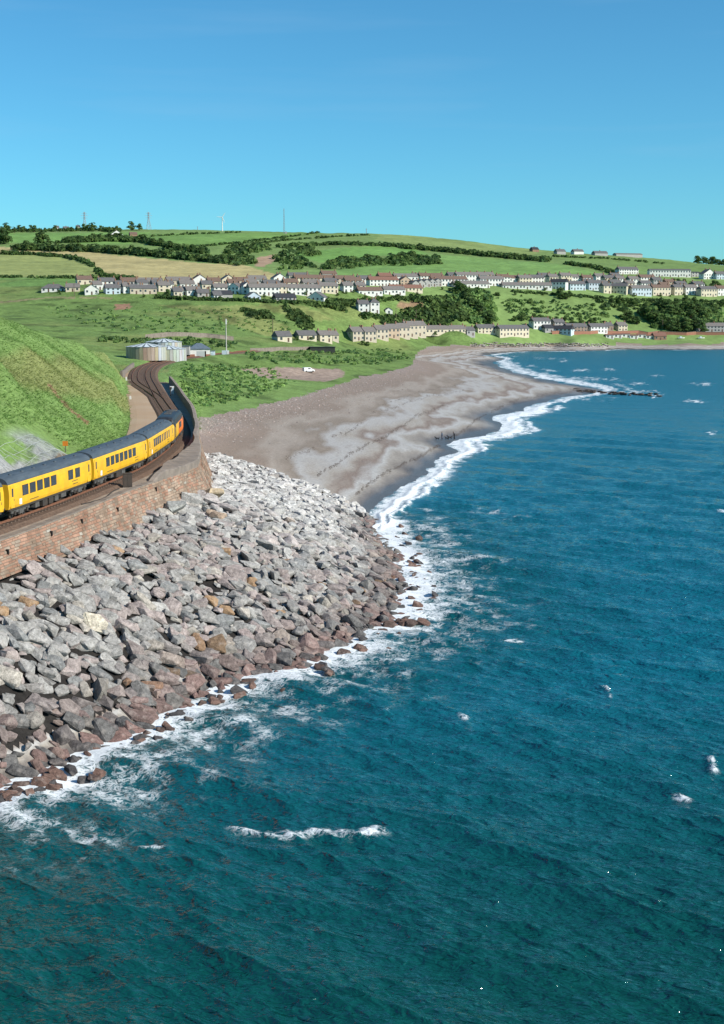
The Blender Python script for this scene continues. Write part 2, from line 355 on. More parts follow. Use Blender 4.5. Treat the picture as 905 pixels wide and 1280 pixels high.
# beach / rock base masks
BXY = np.array([(200,524),(246,523),(262,521),(300,514),(360,498),(400,487),(420,481),(440,474),(500,462),(514,455),(520,441),(535,433),(600,432.5),(740,432.5),(905,431),(1300,431)])
bline = np.interp(GX, BXY[:, 0], BXY[:, 1])+fbm(XX/9, YY/9, 71)*4.5*(GX < 520)
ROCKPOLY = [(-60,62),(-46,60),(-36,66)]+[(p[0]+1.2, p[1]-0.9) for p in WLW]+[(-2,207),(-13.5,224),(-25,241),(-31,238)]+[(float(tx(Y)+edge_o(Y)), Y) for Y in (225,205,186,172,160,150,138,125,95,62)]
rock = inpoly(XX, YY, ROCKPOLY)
beach = ((side > 0.3) | (YY > 600)) & (YY > 150) & (GY > bline) & (~rock) & (Z0 < 8)
beach |= ((side > 0.3) | (YY > 600)) & (Z0 < 1.2)
wallside = (side > -0.2) & (side < foot_o(YY)+1.0) & (YY < 345) & ~rock
GC[rock] = (0.035, 0.032, 0.03)  # near-black bank: shade of the gaps between boulders painted into the ground
corr = (side < 0.4) & (tx(YY)-XX < 5.5) & (YY < 345); GC[corr] = (0.20, 0.16, 0.12)
idx = np.arange(NA*NL).reshape(NL, NA)
Q = np.stack([idx[:-1, :-1], idx[:-1, 1:], idx[1:, 1:], idx[1:, :-1]], -1).reshape(-1, 4)
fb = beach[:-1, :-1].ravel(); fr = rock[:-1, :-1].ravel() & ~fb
fy = YY[:-1, :-1].ravel()
fz = np.maximum.reduce([Z0[:-1, :-1], Z0[1:, :-1], Z0[:-1, 1:], Z0[1:, 1:]]).ravel()
VT = np.stack([XX, YY, Z0], -1).reshape(-1, 3); GCf = GC.reshape(-1, 3)
def sub(name, m, mat, extra=None):
    q = Q[m]; u, inv = np.unique(q, return_inverse=True)
    at = {'gcol': GCf[u]}
    if extra is not None: at.update({k: v.reshape(-1)[u] for k, v in extra.items()})
    o = np_mesh(name, VT[u], inv.reshape(-1, 4), mat, at); o['kind'] = 'structure'; return o
def ground_mat(name, bump, sc, dark=0.62, mott=1.0):
    m, n, l, b = nt(name); b.inputs['Roughness'].default_value = 0.95; b.inputs['Specular IOR Level'].default_value = 0.1
    a = n.new('ShaderNodeAttribute'); a.attribute_name = 'gcol'
    tc = n.new('ShaderNodeTexCoord')
    def nz(s, d=8):
        x = n.new('ShaderNodeTexNoise'); x.inputs['Scale'].default_value = s; x.inputs['Detail'].default_value = d; x.inputs['Roughness'].default_value = 0.65
        l.new(tc.outputs['Object'], x.inputs['Vector']); return x.outputs['Fac']
    def mul(col, fac, lo, hi, f0=0.3, f1=0.7):
        mr = n.new('ShaderNodeMapRange'); mr.inputs[1].default_value = f0; mr.inputs[2].default_value = f1; mr.inputs[3].default_value = lo; mr.inputs[4].default_value = hi
        l.new(fac, mr.inputs[0]); x = n.new('ShaderNodeVectorMath'); x.operation = 'SCALE'; l.new(col, x.inputs[0]); l.new(mr.outputs[0], x.inputs['Scale']); return x.outputs[0]
    c = mul(a.outputs['Color'], nz(sc), dark, 1.22)
    c = mul(c, nz(sc*0.12, 4), 0.78, 1.16)
    l.new(c, b.inputs['Base Color'])
    bp = n.new('ShaderNodeBump'); bp.inputs['Strength'].default_value = bump; bp.inputs['Distance'].default_value = 0.5
    l.new(nz(sc*1.6), bp.inputs['Height']); l.new(bp.outputs[0], b.inputs['Normal'])
    return m
def beach_mat():
    m, n, l, b = nt('shingle'); b.inputs['Specular IOR Level'].default_value = 0.35
    tc = n.new('ShaderNodeTexCoord')
    za = n.new('ShaderNodeAttribute'); za.attribute_name = 'bz'
    mp = n.new('ShaderNodeMapping'); mp.inputs['Rotation'].default_value = (0, 0, R(-25)); mp.inputs['Scale'].default_value = (0.16, 0.03, 0.05); l.new(tc.outputs['Object'], mp.inputs[0])
    n1 = n.new('ShaderNodeTexNoise'); n1.inputs['Scale'].default_value = 1; n1.inputs['Detail'].default_value = 7; l.new(mp.outputs[0], n1.inputs[0])
    ad = n.new('ShaderNodeMath'); ad.operation = 'MULTIPLY_ADD'; ad.inputs[1].default_value = 1.9; l.new(n1.outputs['Fac'], ad.inputs[0]); l.new(za.outputs['Fac'], ad.inputs[2])
    mr = n.new('ShaderNodeMapRange'); mr.inputs[1].default_value = 0.6; mr.inputs[2].default_value = 6.4; l.new(ad.outputs[0], mr.inputs[0])
    cr = n.new('ShaderNodeValToRGB'); l.new(mr.outputs[0], cr.inputs[0])
    st = [(0.0,(0.085,0.08,0.075)),(0.10,(0.105,0.095,0.088)),(0.15,(0.19,0.165,0.145)),(0.22,(0.31,0.28,0.245)),(0.27,(0.42,0.41,0.395)),(0.32,(0.22,0.17,0.14)),(0.37,(0.345,0.31,0.27)),(0.44,(0.40,0.385,0.37)),(0.50,(0.235,0.19,0.15)),(0.58,(0.335,0.285,0.24)),(0.66,(0.245,0.19,0.15)),(0.78,(0.265,0.205,0.165)),(0.92,(0.28,0.22,0.19)),(1.0,(0.27,0.23,0.19))]
    e = cr.color_ramp.elements
    e[0].position, e[0].color = st[0][0], (*st[0][1], 1); e[1].position, e[1].color = st[-1][0], (*st[-1][1], 1)
    for p, c in st[1:-1]:
        x = e.new(p); x.color = (*c, 1)
    n2 = n.new('ShaderNodeTexNoise'); n2.inputs['Scale'].default_value = 2.2; n2.inputs['Detail'].default_value = 9; n2.inputs['Roughness'].default_value = 0.75; l.new(tc.outputs['Object'], n2.inputs[0])
    m2 = n.new('ShaderNodeMapRange'); m2.inputs[1].default_value = 0.3; m2.inputs[2].default_value = 0.7; m2.inputs[3].default_value = 0.6; m2.inputs[4].default_value = 1.38; l.new(n2.outputs['Fac'], m2.inputs[0])
    sc = n.new('ShaderNodeVectorMath'); sc.operation = 'SCALE'; l.new(cr.outputs[0], sc.inputs[0]); l.new(m2.outputs[0], sc.inputs['Scale']); l.new(sc.outputs[0], b.inputs['Base Color'])
    r2 = n.new('ShaderNodeMapRange'); r2.inputs[1].default_value = 0.35; r2.inputs[2].default_value = 0.95; r2.inputs[3].default_value = 0.35; r2.inputs[4].default_value = 0.9; l.new(za.outputs['Fac'], r2.inputs[0]); l.new(r2.outputs[0], b.inputs['Roughness'])
    bp = n.new('ShaderNodeBump'); bp.inputs['Strength'].default_value = 0.6; bp.inputs['Distance'].default_value = 0.2; l.new(n2.outputs['Fac'], bp.inputs['Height']); l.new(bp.outputs[0], b.inputs['Normal'])
    return m
under = fz < -2.0
sub('hillside', ~fb & ~fr & ~under & (fy < 480), ground_mat('grass_near', 0.8, 1.3, 0.6))
sub('village_slopes', ~fb & ~fr & ~under & (fy >= 480) & (fy < 985), ground_mat('grass_mid', 0.9, 0.45, 0.62))
sub('field_hills', ~fb & ~fr & ~under & (fy >= 985), ground_mat('grass_far', 0.5, 0.16, 0.80))
sub('rock_bank', fr, ground_mat('bank_gap_shade', 0.6, 3.0))
sub('beach', fb & ~under, beach_mat(), {'bz': Z0})

# ---------------------------------------------------------------- the sea: one sheet with real waves
def sea():
    pxs = np.concatenate([np.linspace(-1500, -80, 40), np.linspace(-70, 975, 820), np.linspace(985, 4200, 60)])
    pys = np.concatenate([np.linspace(2600, 1330, 30), np.linspace(1320, 700, 590), np.linspace(699, 434, 270), [425, 415, 405, 398, 393, 389]])
    GXs, GYs = np.meshgrid(pxs, pys)
    u = (GXs-452.5)/FPX; v = (640-GYs)/FPX; dy = cP+v*sP; dz = -sP+v*cP; t = -CAMH/dz
    X = u*t; Y = dy*t
    inside = (Y > 58)
    bed = np.where(inside, tzv(X, np.maximum(Y, 58.5)), -8.0)
    bed = np.where(X/np.maximum(Y, 1) > 0.6, -6, bed)
    # slope of spacing -> filter
    spx = t*1.45/FPX*1.0; spy = np.abs(np.gradient(Y, axis=0)); sp_ = np.maximum(spx, spy*0.8)
    shal = sstep(0.1, 2.5, -bed)
    Zs = np.zeros_like(X); DX = np.zeros_like(X); DY = np.zeros_like(X)
    r = np.random.default_rng(5)
    main = R(238)                      # travel direction of the chop: towards camera-left
    for k in range(90):
        lam = 0.42*(20/0.42)**(k/89.0)
        th = main + r.normal(0, 0.34 if lam < 6 else 0.2)
        kk = 2*math.pi/lam; amp = 0.0062*lam*(1.45 if lam < 2.5 else (1.0 if lam < 7 else 0.6))*r.uniform(0.6, 1.3)
        ph = r.uniform(0, 6.28)
        gate = np.clip((lam/sp_-1.7)/1.6, 0, 1)*(0.25+0.75*shal)*(1-.65*sstep(180, 520, Y))
        env = 0.55+0.9*vn(X/(lam*6)+k*3.1, Y/(lam*6), k)
        A = amp*gate*env; q = kk*(X*math.cos(th)+Y*math.sin(th))+ph
        Zs += A*np.sin(q); c = A*np.cos(q)*0.8; DX += c*math.cos(th); DY += c*math.sin(th)
    for lam, th, amp in ((11.0, R(226), .06), (13.5, R(236), .06), (8.5, R(215), .05)):        # the swell
        kk = 2*math.pi/lam; q = kk*(X*math.cos(th)+Y*math.sin(th)+fbm(X/40, Y/40, int(lam))*5); A = amp*(0.4+1.2*vn(X/35, Y/35, int(lam)+3))*(0.3+.7*shal)*(1-sstep(250, 500, Y)); Zs += A*(np.exp(np.sin(q))-1.27)
    # breakers rolling onto the beach: crests that follow the depth
    bz = (Y > 188)*(X > -12)
    dn = -bed + fbm(X/6, Y/6, 81)*0.22+fbm(X/30, Y/30, 83)*0.25+fbm(X/1.8, Y/1.8, 84)*0.12
    cr1 = np.exp(-((dn-0.55)/0.16)**2)*bz; cr2 = np.exp(-((dn-1.05)/0.15)**2)*bz*sstep(0.35, 0.6, vn(X/25, Y/25, 85)); cr0 = np.exp(-((dn-0.12)/0.12)**2)*bz
    Zs += 0.32*cr1+0.35*cr2
    # foam
    fo = np.zeros_like(X)
    fo = np.maximum(fo, bz*np.where(dn > -0.3, 1, 0)*np.clip(0.86-np.abs(dn-0.45)*0.95, 0, 1)*(Y < 420))
    fo = np.maximum(fo, bz*0.62*np.clip(1.1-np.abs(dn-0.30)*2.2, 0, 1)*(Y >= 420))
    nearb = 1-.45*sstep(400, 520, Y); fo = np.maximum(fo, 0.8*cr1*nearb); fo = np.maximum(fo, 0.68*cr2*nearb); fo = np.maximum(fo, 0.5*cr0)
    P = np.array(WLW); d = np.full(X.shape, 1e9)
    for k in range(len(P)-1):
        ax, ay = P[k][:2]; bx, by = P[k+1][:2]
        tt = np.clip(((X-ax)*(bx-ax)+(Y-ay)*(by-ay))/((bx-ax)**2+(by-ay)**2), 0, 1)
        d = np.minimum(d, np.hypot(X-ax-tt*(bx-ax), Y-ay-tt*(by-ay)))
    d = d + fbm(X/5, Y/5, 87)*3.2
    fo = np.maximum(fo, np.clip(0.84-d/(7.0), 0, 1)*(Y < 215))
    fo = np.maximum(fo, 0.42*np.clip(1.0-d/(17.0), 0, 1)*(Y < 215))
    wqx = fbm(X/2.5, Y/2.5, 7); wqy = fbm(X/1.5, Y/1.5, 8)
    for (cx, cy, wx, wy, ang, s) in [(400,1042,80,4.5,4,.72),(455,1045,26,5.5,-8,.8),(320,1032,30,4,6,.6),(190,1060,34,6,-6,.85),(100,1045,45,10,5,.55),(130,1075,60,9,0,.4),(755,862,9,4,40,.9),(775,845,14,3,-10,.5),(888,957,9,8,20,1),(850,998,14,3,12,.7),(642,797,16,3,0,.8),(583,905,9,5,50,.5),(640,645,26,3,5,.55),(600,640,30,3,5,.45),(480,892,6,3,0,.5),(870,502,14,2,3,.8),(800,480,14,2,3,.7),(890,542,8,2.4,8,.9),(760,462,10,1.6,0,.7),(820,470,12,1.6,0,.6),(725,463,12,1.6,0,.7),(700,500,80,3,-3,.55),(820,495,10,2,0,.8),(880,480,12,2,0,.7),(900,640,8,3,0,.7),(865,480,9,1.6,0,.5),(690,448,30,1.4,3,.5),(740,474,50,2.5,2,.55),(800,490,22,2.0,0,.7),(60,1018,70,22,-12,.62),(170,965,60,16,-22,.6),(500,745,22,35,0,.5),(505,665,45,16,-35,.6),(70,1150,40,3,-15,.25),(705,452,9,1.5,0,.6)]:
        a = R(ang); ddx = GXs-cx+wqx*wx*.9; ddy = GYs-cy+wqy*wy*1.7; e1 = (ddx*math.cos(a)+ddy*math.sin(a))/wx; e2 = (-ddx*math.sin(a)+ddy*math.cos(a))/wy
        cap = np.exp(-(e1**2+e2**2)*1.1); fo = np.maximum(fo, s*0.66*cap); Zs += 0.22*s*cap*(wy < 9)
    # crest flecks
    pass
    V = np.stack([X+DX, Y+DY, Zs], -1).reshape(-1, 3)
    n1, n2 = X.shape; ii = np.arange(n1*n2).reshape(n1, n2)
    q = np.stack([ii[:-1, :-1], ii[:-1, 1:], ii[1:, 1:], ii[1:, :-1]], -1).reshape(-1, 4)
    land = (np.minimum.reduce([bed[:-1, :-1], bed[1:, 1:], bed[:-1, 1:], bed[1:, :-1]]) > 1.3).ravel()
    q = q[~land]; us, inv = np.unique(q, return_inverse=True)
    # greener by the rocks, paler at the beach; reflected sky painted blue farther out
    shoal_sky_mix = 0.8*np.clip(1-d/26.0, 0, 1)*(Y < 215)
    shoal_sky_mix = np.maximum(shoal_sky_mix, sstep(95, 45, Y)*0.55 if False else 0.95*(1-sstep(52, 125, Y)))
    shore = np.clip(1-(-bed)/1.6, 0, 1)*bz*(1-sstep(380, 480, Y))
    m, n, l, b = nt('sea_water')
    def attr(x):
        a = n.new('ShaderNodeAttribute'); a.attribute_name = x; return a.outputs['Fac']
    tc = n.new('ShaderNodeTexCoord')
    mix = n.new('ShaderNodeMix'); mix.data_type = 'RGBA'; mix.inputs[6].default_value = (0.004, 0.126, 0.178, 1); mix.inputs[7].default_value = (0.002, 0.058, 0.046, 1)  # blue base has sky reflection painted in; green base for near water
    l.new(attr('shoal_sky_mix'), mix.inputs[0])
    mx2 = n.new('ShaderNodeMix'); mx2.data_type = 'RGBA'; mx2.inputs[7].default_value = (0.10, 0.20, 0.25, 1); l.new(attr('shore'), mx2.inputs[0]); l.new(mix.outputs[2], mx2.inputs[6])
    l.new(mx2.outputs[2], b.inputs['Base Color'])
    b.inputs['Roughness'].default_value = 0.035; b.inputs['IOR'].default_value = 1.62; l.new(attr('chop'), b.inputs['Roughness']); b.inputs['Specular IOR Level'].default_value = 0.5
    def rip(sx, sy, ang, sc, det, dist, prev):
        mp = n.new('ShaderNodeMapping'); mp.vector_type = 'POINT'; mp.inputs['Rotation'].default_value = (0, 0, R(ang)); mp.inputs['Scale'].default_value = (sx, sy, 1); 
        rt = n.new('ShaderNodeMapping'); rt.inputs['Rotation'].default_value = (0, 0, R(ang)); l.new(tc.outputs['Object'], rt.inputs[0]); mp.inputs['Rotation'].default_value = (0, 0, 0); l.new(rt.outputs[0], mp.inputs[0])
        z = n.new('ShaderNodeTexNoise'); z.inputs['Scale'].default_value = sc; z.inputs['Detail'].default_value = det; z.inputs['Roughness'].default_value = 0.5; z.inputs['Distortion'].default_value = 0.6; l.new(mp.outputs[0], z.inputs[0])
        q = n.new('ShaderNodeBump'); q.inputs['Strength'].default_value = 1.0; q.inputs['Distance'].default_value = dist; l.new(z.outputs['Fac'], q.inputs['Height'])
        if prev: l.new(prev.outputs[0], q.inputs['Normal'])
        return q
    q1 = rip(0.75, 1.9, 28, 0.9, 2.0, 0.40, None); q2 = rip(0.8, 1.8, 14, 2.5, 2.0, 0.15, q1)
    l.new(q2.outputs[0], b.inputs['Normal'])
    # foam: lace where thin, solid where thick
    vo = n.new('ShaderNodeTexNoise'); vo.inputs['Scale'].default_value = 1.15; vo.inputs['Detail'].default_value = 9; vo.inputs['Roughness'].default_value = 0.68; vo.inputs['Distortion'].default_value = 1.4; l.new(tc.outputs['Object'], vo.inputs[0])
    rid = n.new('ShaderNodeMath'); rid.operation = 'SUBTRACT'; rid.inputs[1].default_value = 0.5; l.new(vo.outputs['Fac'], rid.inputs[0])
    ab = n.new('ShaderNodeMath'); ab.operation = 'ABSOLUTE'; l.new(rid.outputs[0], ab.inputs[0])
    s1 = n.new('ShaderNodeMath'); s1.operation = 'MULTIPLY_ADD'; s1.inputs[1].default_value = -4.2; s1.inputs[2].default_value = 0.55; l.new(ab.outputs[0], s1.inputs[0])   # ridges
    v2 = n.new('ShaderNodeTexNoise'); v2.inputs['Scale'].default_value = 0.32; v2.inputs['Detail'].default_value = 7; v2.inputs['Roughness'].default_value = 0.65; l.new(tc.outputs['Object'], v2.inputs[0])
    s2 = n.new('ShaderNodeMath'); s2.operation = 'MULTIPLY_ADD'; s2.inputs[1].default_value = 2.4; s2.inputs[2].default_value = -1.62; l.new(v2.outputs['Fac'], s2.inputs[0])
    s3 = n.new('ShaderNodeMath'); s3.operation = 'ADD'; l.new(s1.outputs[0], s3.inputs[0]); l.new(s2.outputs[0], s3.inputs[1])
    s4 = n.new('ShaderNodeMath'); s4.operation = 'MULTIPLY_ADD'; s4.inputs[1].default_value = 1.42; l.new(attr('foam'), s4.inputs[0]); l.new(s3.outputs[0], s4.inputs[2])
    mr = n.new('ShaderNodeMapRange'); mr.inputs[1].default_value = 0.32; mr.inputs[2].default_value = 0.85; mr.inputs[3].default_value = 0; mr.inputs[4].default_value = 0.95; l.new(s4.outputs[0], mr.inputs[0])
    gt = n.new('ShaderNodeMapRange'); gt.inputs[1].default_value = 0.03; gt.inputs[2].default_value = 0.25; l.new(attr('foam'), gt.inputs[0])
    fm = n.new('ShaderNodeMath'); fm.operation = 'MULTIPLY'; l.new(mr.outputs[0], fm.inputs[0]); l.new(gt.outputs[0], fm.inputs[1])
    fd = n.new('ShaderNodeBsdfDiffuse'); fd.inputs[0].default_value = (0.82, 0.86, 0.88, 1)
    bp2 = n.new('ShaderNodeBump'); bp2.inputs['Strength'].default_value = 0.5; bp2.inputs['Distance'].default_value = 0.3; l.new(vo.outputs['Fac'], bp2.inputs['Height']); l.new(bp2.outputs[0], fd.inputs['Normal'])
    ms = n.new('ShaderNodeMixShader'); l.new(fm.outputs[0], ms.inputs[0]); l.new(b.outputs[0], ms.inputs[1]); l.new(fd.outputs[0], ms.inputs[2])
    l.new(ms.outputs[0], n['Material Output'].inputs[0])
    o = np_mesh('sea', V[us], inv.reshape(-1, 4), m, {'foam': fo.reshape(-1)[us], 'chop': (0.10+0.26*sstep(190, 560, Y)).reshape(-1)[us], 'shoal_sky_mix': shoal_sky_mix.reshape(-1)[us], 'shore': shore.reshape(-1)[us]})
    o['kind'] = 'structure'
sea()

# ---------------------------------------------------------------- railway: ballast, sleepers, rails, lane
m_ballast = pm('ballast', (0.17,0.115,0.085), (0.095,0.065,0.05), 3.0, 0.95, 0.9, 9, spec=0.1)
m_rail = pm('rusty_rail', (0.20,0.085,0.045), (0.13,0.055,0.03), 6, 0.6, spec=0.4)
m_sleeper = pm('sleeper_timber', (0.16,0.11,0.08), (0.10,0.075,0.06), 5, 0.9, 0.4)
m_conc = pm('walkway_concrete', (0.36,0.29,0.23), (0.22,0.18,0.145), 0.7, 0.9, 0.5, 4)
m_road = pm('lane_gravel', (0.40,0.27,0.17), (0.44,0.33,0.23), 0.09, 0.95, 0.35, 3, detail=9)
def ribbon(name, sts, prof, mat, kind='structure'):
    b = MB(); b.loft([[toff(s, o, z) for (o, z) in prof(s)] for s in sts]); o = b.build(name, mat)
    if kind: o['kind'] = kind
    return o
S0, S1 = s_of_Y(64), s_of_Y(585)
sts = list(np.arange(S0, S1, 2.5))
trackbed = ribbon('trackbed', sts, lambda s: [(-2.9, BEDZ-0.15), (-1.9, BEDZ+0.30), (0, BEDZ+0.33), (1.9, BEDZ+0.30), (2.6, BEDZ-0.1)], m_ballast)
tb2 = list(np.arange(s_of_Y(262), s_of_Y(580), 2.5))
def loop_o(s):
    t = float(sstep(s_of_Y(268), s_of_Y(345), s)); return -3.6*t
ribbon('loop_trackbed', tb2, lambda s: [(loop_o(s)-2.7, BEDZ-0.15), (loop_o(s)-1.6, BEDZ+0.29), (loop_o(s)+1.6, BEDZ+0.29), (loop_o(s)+2.5, BEDZ+0.1)], m_ballast)
ws = list(np.arange(s_of_Y(64), s_of_Y(335), 1.5))
ribbon('walkway', ws, lambda s: [(2.0, BEDZ+0.02), (2.6, BEDZ+0.03), (float(edge_o(tpos(s)[1]))-0.55, BEDZ+0.02)], m_conc)
def track(sl, of, name, label):
    t = empty(name, toff(sl[0], of(sl[0]), BEDZ)); tag(t, label, 'railway track')
    M0 = Matrix.Translation(-Vector(t.location))
    for g in (-0.75, 0.75):
        b = MB()
        rings = []
        for s in np.arange(sl[0], sl[1], 2.0):
            o = of(s)+g; rings.append([toff(s, o-.065, BEDZ+.36), toff(s, o-.035, BEDZ+.55), toff(s, o+.035, BEDZ+.55), toff(s, o+.065, BEDZ+.36)])
        b.loft(rings); b.build('rail', m_rail, t).data.transform(M0)
    return t
tr1 = track((S0, S1), lambda s: 0.0, 'railway_track', 'rusty single line of railway track carrying the yellow train along the sea wall')
tr2 = track((s_of_Y(270), s_of_Y(580)), loop_o, 'loop_track', 'second railway track joining the main line at a junction below the storage tanks')
b = MB(); b.box((0, 0, 0), (2.5, 0.26, 0.14)); sl_proto = None; rest = MB()
k = 0
for s in np.arange(S0+20, s_of_Y(560), 0.72):
    p = toff(s, 0, BEDZ+0.33); d = tdir(s); a = math.atan2(d[1], d[0])-math.pi/2
    if tpos(s)[1] < 255 and k < 290:
        if sl_proto is None: sl_proto = b.build('sleeper', m_sleeper, tr1); o = sl_proto
        else: o = sl_proto.copy(); COL.objects.link(o)
        o.location = Vector(p)-Vector(tr1.location); o.rotation_euler = (0, 0, a); k += 1
    else: rest.box(p, (2.5, 0.26, 0.14), a)
tag(rest.build('sleeper_run', m_sleeper, tr1), kind='stuff').data.transform(Matrix.Translation(-Vector(tr1.location)))
rest = MB()
for s in np.arange(s_of_Y(300), s_of_Y(560), 0.72):
    d = tdir(s); rest.box(toff(s, loop_o(s), BEDZ+0.325), (2.5, 0.26, 0.14), math.atan2(d[1], d[0])-math.pi/2)
tag(rest.build('sleeper_run', m_sleeper, tr2), kind='stuff').data.transform(Matrix.Translation(-Vector(tr2.location)))
# lane along the foot of the hill
rings = []
for i, p in enumerate(lc):
    d = lc[min(i+1, len(lc)-1)]-lc[max(i-1, 0)]; d /= np.linalg.norm(d); nn = np.array([d[1], -d[0]])
    rings.append([(*(p+nn*lw[i]*t), BEDZ+0.16-0.12*abs(t)**3 + (0.35 if t < -0.9 else 0)*0) for t in (-1.0, -.6, 0, .6, 1.0)])
b = MB(); b.loft(rings); o = b.build('access_road', m_road); o['kind'] = 'structure'

# ---------------------------------------------------------------- sea wall of coursed red sandstone
m_stone = pm('sandstone', (1.0,1.0,1.0), (0.52,0.48,0.45), 0.55, 0.92, 0.7, 5, attr='tint', spec=0.15, bdist=0.06)
m_joint = pm('wall_core', (0.21,0.155,0.118), (0.15,0.115,0.09), 0.6, 0.95, 0.6, 4, spec=0.1)
m_cap = pm('coping_stone', (0.27,0.225,0.19), (0.17,0.145,0.125), 0.8, 0.92, 0.5, 5, spec=0.15)
m_recess_shade = pm('recess_shade', (0.012,0.010,0.009), None, 3, 0.9)  # black colour paints the shade inside drain holes and the door reveal
def wall_pt(s, f, out=0.0):
    f = f+(0.012*math.sin(s*.21+f*9)+.008*math.sin(s*.9+f*23))*(0 < f < 1)
    Y = tpos(s)[1]; e = float(edge_o(Y)); fo_ = float(foot_o(Y)); fz_ = float(foot_z(Y))-0.6; tz_ = BEDZ
    z = tz_+(fz_-tz_)*f; return toff(s, e+fo_*(f**1.35 if Y > 150 else f)+out, z)
wall = empty('sea_wall', toff(s_of_Y(110), 3.6, 9.5)); tag(wall, 'battered red sandstone sea wall holding the railway above the boulders', 'sea wall')
WM = Matrix.Translation(-Vector(wall.location))
def wch(b, name, mat, smooth=False):
    o = b.build(name, mat, wall, smooth); o.data.transform(WM); return o
ss = list(np.arange(s_of_Y(64), s_of_Y(340), 1.2))
b = MB(); b.loft([[toff(s, float(edge_o(tpos(s)[1]))-0.6, BEDZ-0.03)]+[wall_pt(s, f) for f in (0, .15, .3, .5, .7, .85, 1)] for s in ss]); wch(b, 'core', m_joint)
holes = [(8,688),(62,668),(103,652),(147,637),(195,612)]
hw = []
blocks = []
NC = 13
def lerp(a, b_, t): return tuple(a[i]+(b_[i]-a[i])*t for i in range(3))
rr = random.Random(3)
for c in range(NC):
    s = s_of_Y(80)-rr.uniform(0, 1)
    while s < s_of_Y(238):
        Y = tpos(s)[1]; L = rr.uniform(0.5, 1.05); f0 = c/NC; f1 = (c+1)/NC; g = 0.028
        hgt = (BEDZ-float(foot_z(Y))+0.6)/NC; gf = 0.022/hgt/NC
        if rr.random() < 0.97:
            pr = rr.uniform(0.02, 0.06) if Y < 165 else rr.uniform(0.02, 0.14)
            q = [wall_pt(s+g, f1-gf), wall_pt(s+L-g, f1-gf), wall_pt(s+L-g, f0+gf), wall_pt(s+g, f0+gf)]
            dx, dy = tdir(s)[1], -tdir(s)[0]
            nrm = (dx*0.93, dy*0.93, 0.33)
            j = [rr.uniform(-0.02, 0.02) for _ in range(4)]
            qo = [(p[0]+nrm[0]*(pr+j[i]), p[1]+nrm[1]*(pr+j[i]), p[2]+nrm[2]*(pr+j[i])*0.6) for i, p in enumerate(q)]
            ctr = tuple(sum(p[i] for p in qo)/4 for i in range(3))
            qo = [lerp(p, ctr, 0.05) for p in qo]
            rd = rr.random(); dark = rr.uniform(0.82, 1.08)
            red = 1.0 if Y < 112 else max(0.25, 1-(Y-112)/35)
            base = (0.41,0.245,0.175) if rd < 0.55*red+0.12 else ((0.38,0.285,0.215) if rd < 0.85 else ((0.33,0.265,0.21) if rd < .97 else (0.41,0.34,0.27)))
            if rd > 0.993: base = (0.50,0.46,0.40)
            t = tuple(x*dark for x in base)
            blocks.append((project(*ctr), q+qo, t, ctr))
        s += L
FB = [(4,5,6,7),(0,1,5,4),(1,2,6,5),(2,3,7,6),(3,0,4,7)]
vis = sorted([i for i, bl in enumerate(blocks) if -5 < bl[0][0] < 300 and bl[3][2] > float(foot_z(bl[3][1]))-0.1], key=lambda i: blocks[i][0][2])
keep = set(vis[:296]); rest = MB()
for i, bl in enumerate(blocks):
    if i in keep:
        bb = MB(); bb.add(bl[1], FB, bl[2]); wch(bb, 'stone_block', m_stone)
    else: rest.add(bl[1], FB, bl[2])
tag(wch(rest, 'stone_coursing', m_stone), kind='stuff')
for (a, b_) in holes:
    best = min(blocks, key=lambda bl: (bl[0][0]-a)**2+(bl[0][1]-b_)**2); c = best[3]; d = tdir(s_of_Y(c[1]))
    bb = MB(); bb.box((c[0]+d[1]*0.02, c[1]-d[0]*0.02, c[2]), (0.22, 0.22, 0.42), math.atan2(-d[0], d[1])); wch(bb, 'drain_hole', m_recess_shade)
# coping slabs along the open edge
s = s_of_Y(80)
while s < s_of_Y(147):
    L = rr.uniform(1.3, 2.0); e = lambda q: float(edge_o(tpos(q)[1]))
    bb = MB(); z0, z1 = BEDZ-0.04, BEDZ+0.10+rr.uniform(-.02, .02)
    P4 = [toff(s+.02, e(s)-.62, z0), toff(s+L-.02, e(s+L)-.62, z0), toff(s+L-.02, e(s+L)+.10, z0), toff(s+.02, e(s)+.10, z0)]
    bb.add(P4+[(p[0], p[1], z1) for p in P4], [(4,5,6,7)[::-1],(0,1,5,4),(1,2,6,5),(2,3,7,6),(3,0,4,7)]); wch(bb, 'coping_slab', m_cap); s += L
# parapet: thick capped wall beside the line beyond the open ledge
par = empty('parapet_wall', toff(s_of_Y(160), 4, BEDZ)); tag(par, 'thick grey parapet with sloping top shading the track beyond the open ledge', 'wall')
PM_ = Matrix.Translation(-Vector(par.location))
rings = []; ps = list(np.arange(s_of_Y(144), s_of_Y(338), 1.0))
for s in ps:
    Y = tpos(s)[1]; e = float(edge_o(Y)); up = float(sstep(143.5, 147, Y)); th = 0.5+1.9*float(sstep(146, 156, Y))*(1-float(sstep(163, 182, Y)))
    h = 0.13+0.80*up+0.75*float(sstep(168, 196, Y)); j = 0.05*math.sin(s*1.7)
    rings.append([toff(s, e-th-.06, BEDZ-.1), toff(s, e-th, BEDZ+h+j), toff(s, e-0.05, BEDZ+h+j-0.12*th), toff(s, e+.12, BEDZ+h+j-.12*th-.1), toff(s, e+.06, BEDZ-.25)])
b = MB(); b.loft(rings, cap=True); b.build('masonry', m_cap, par).data.transform(PM_)
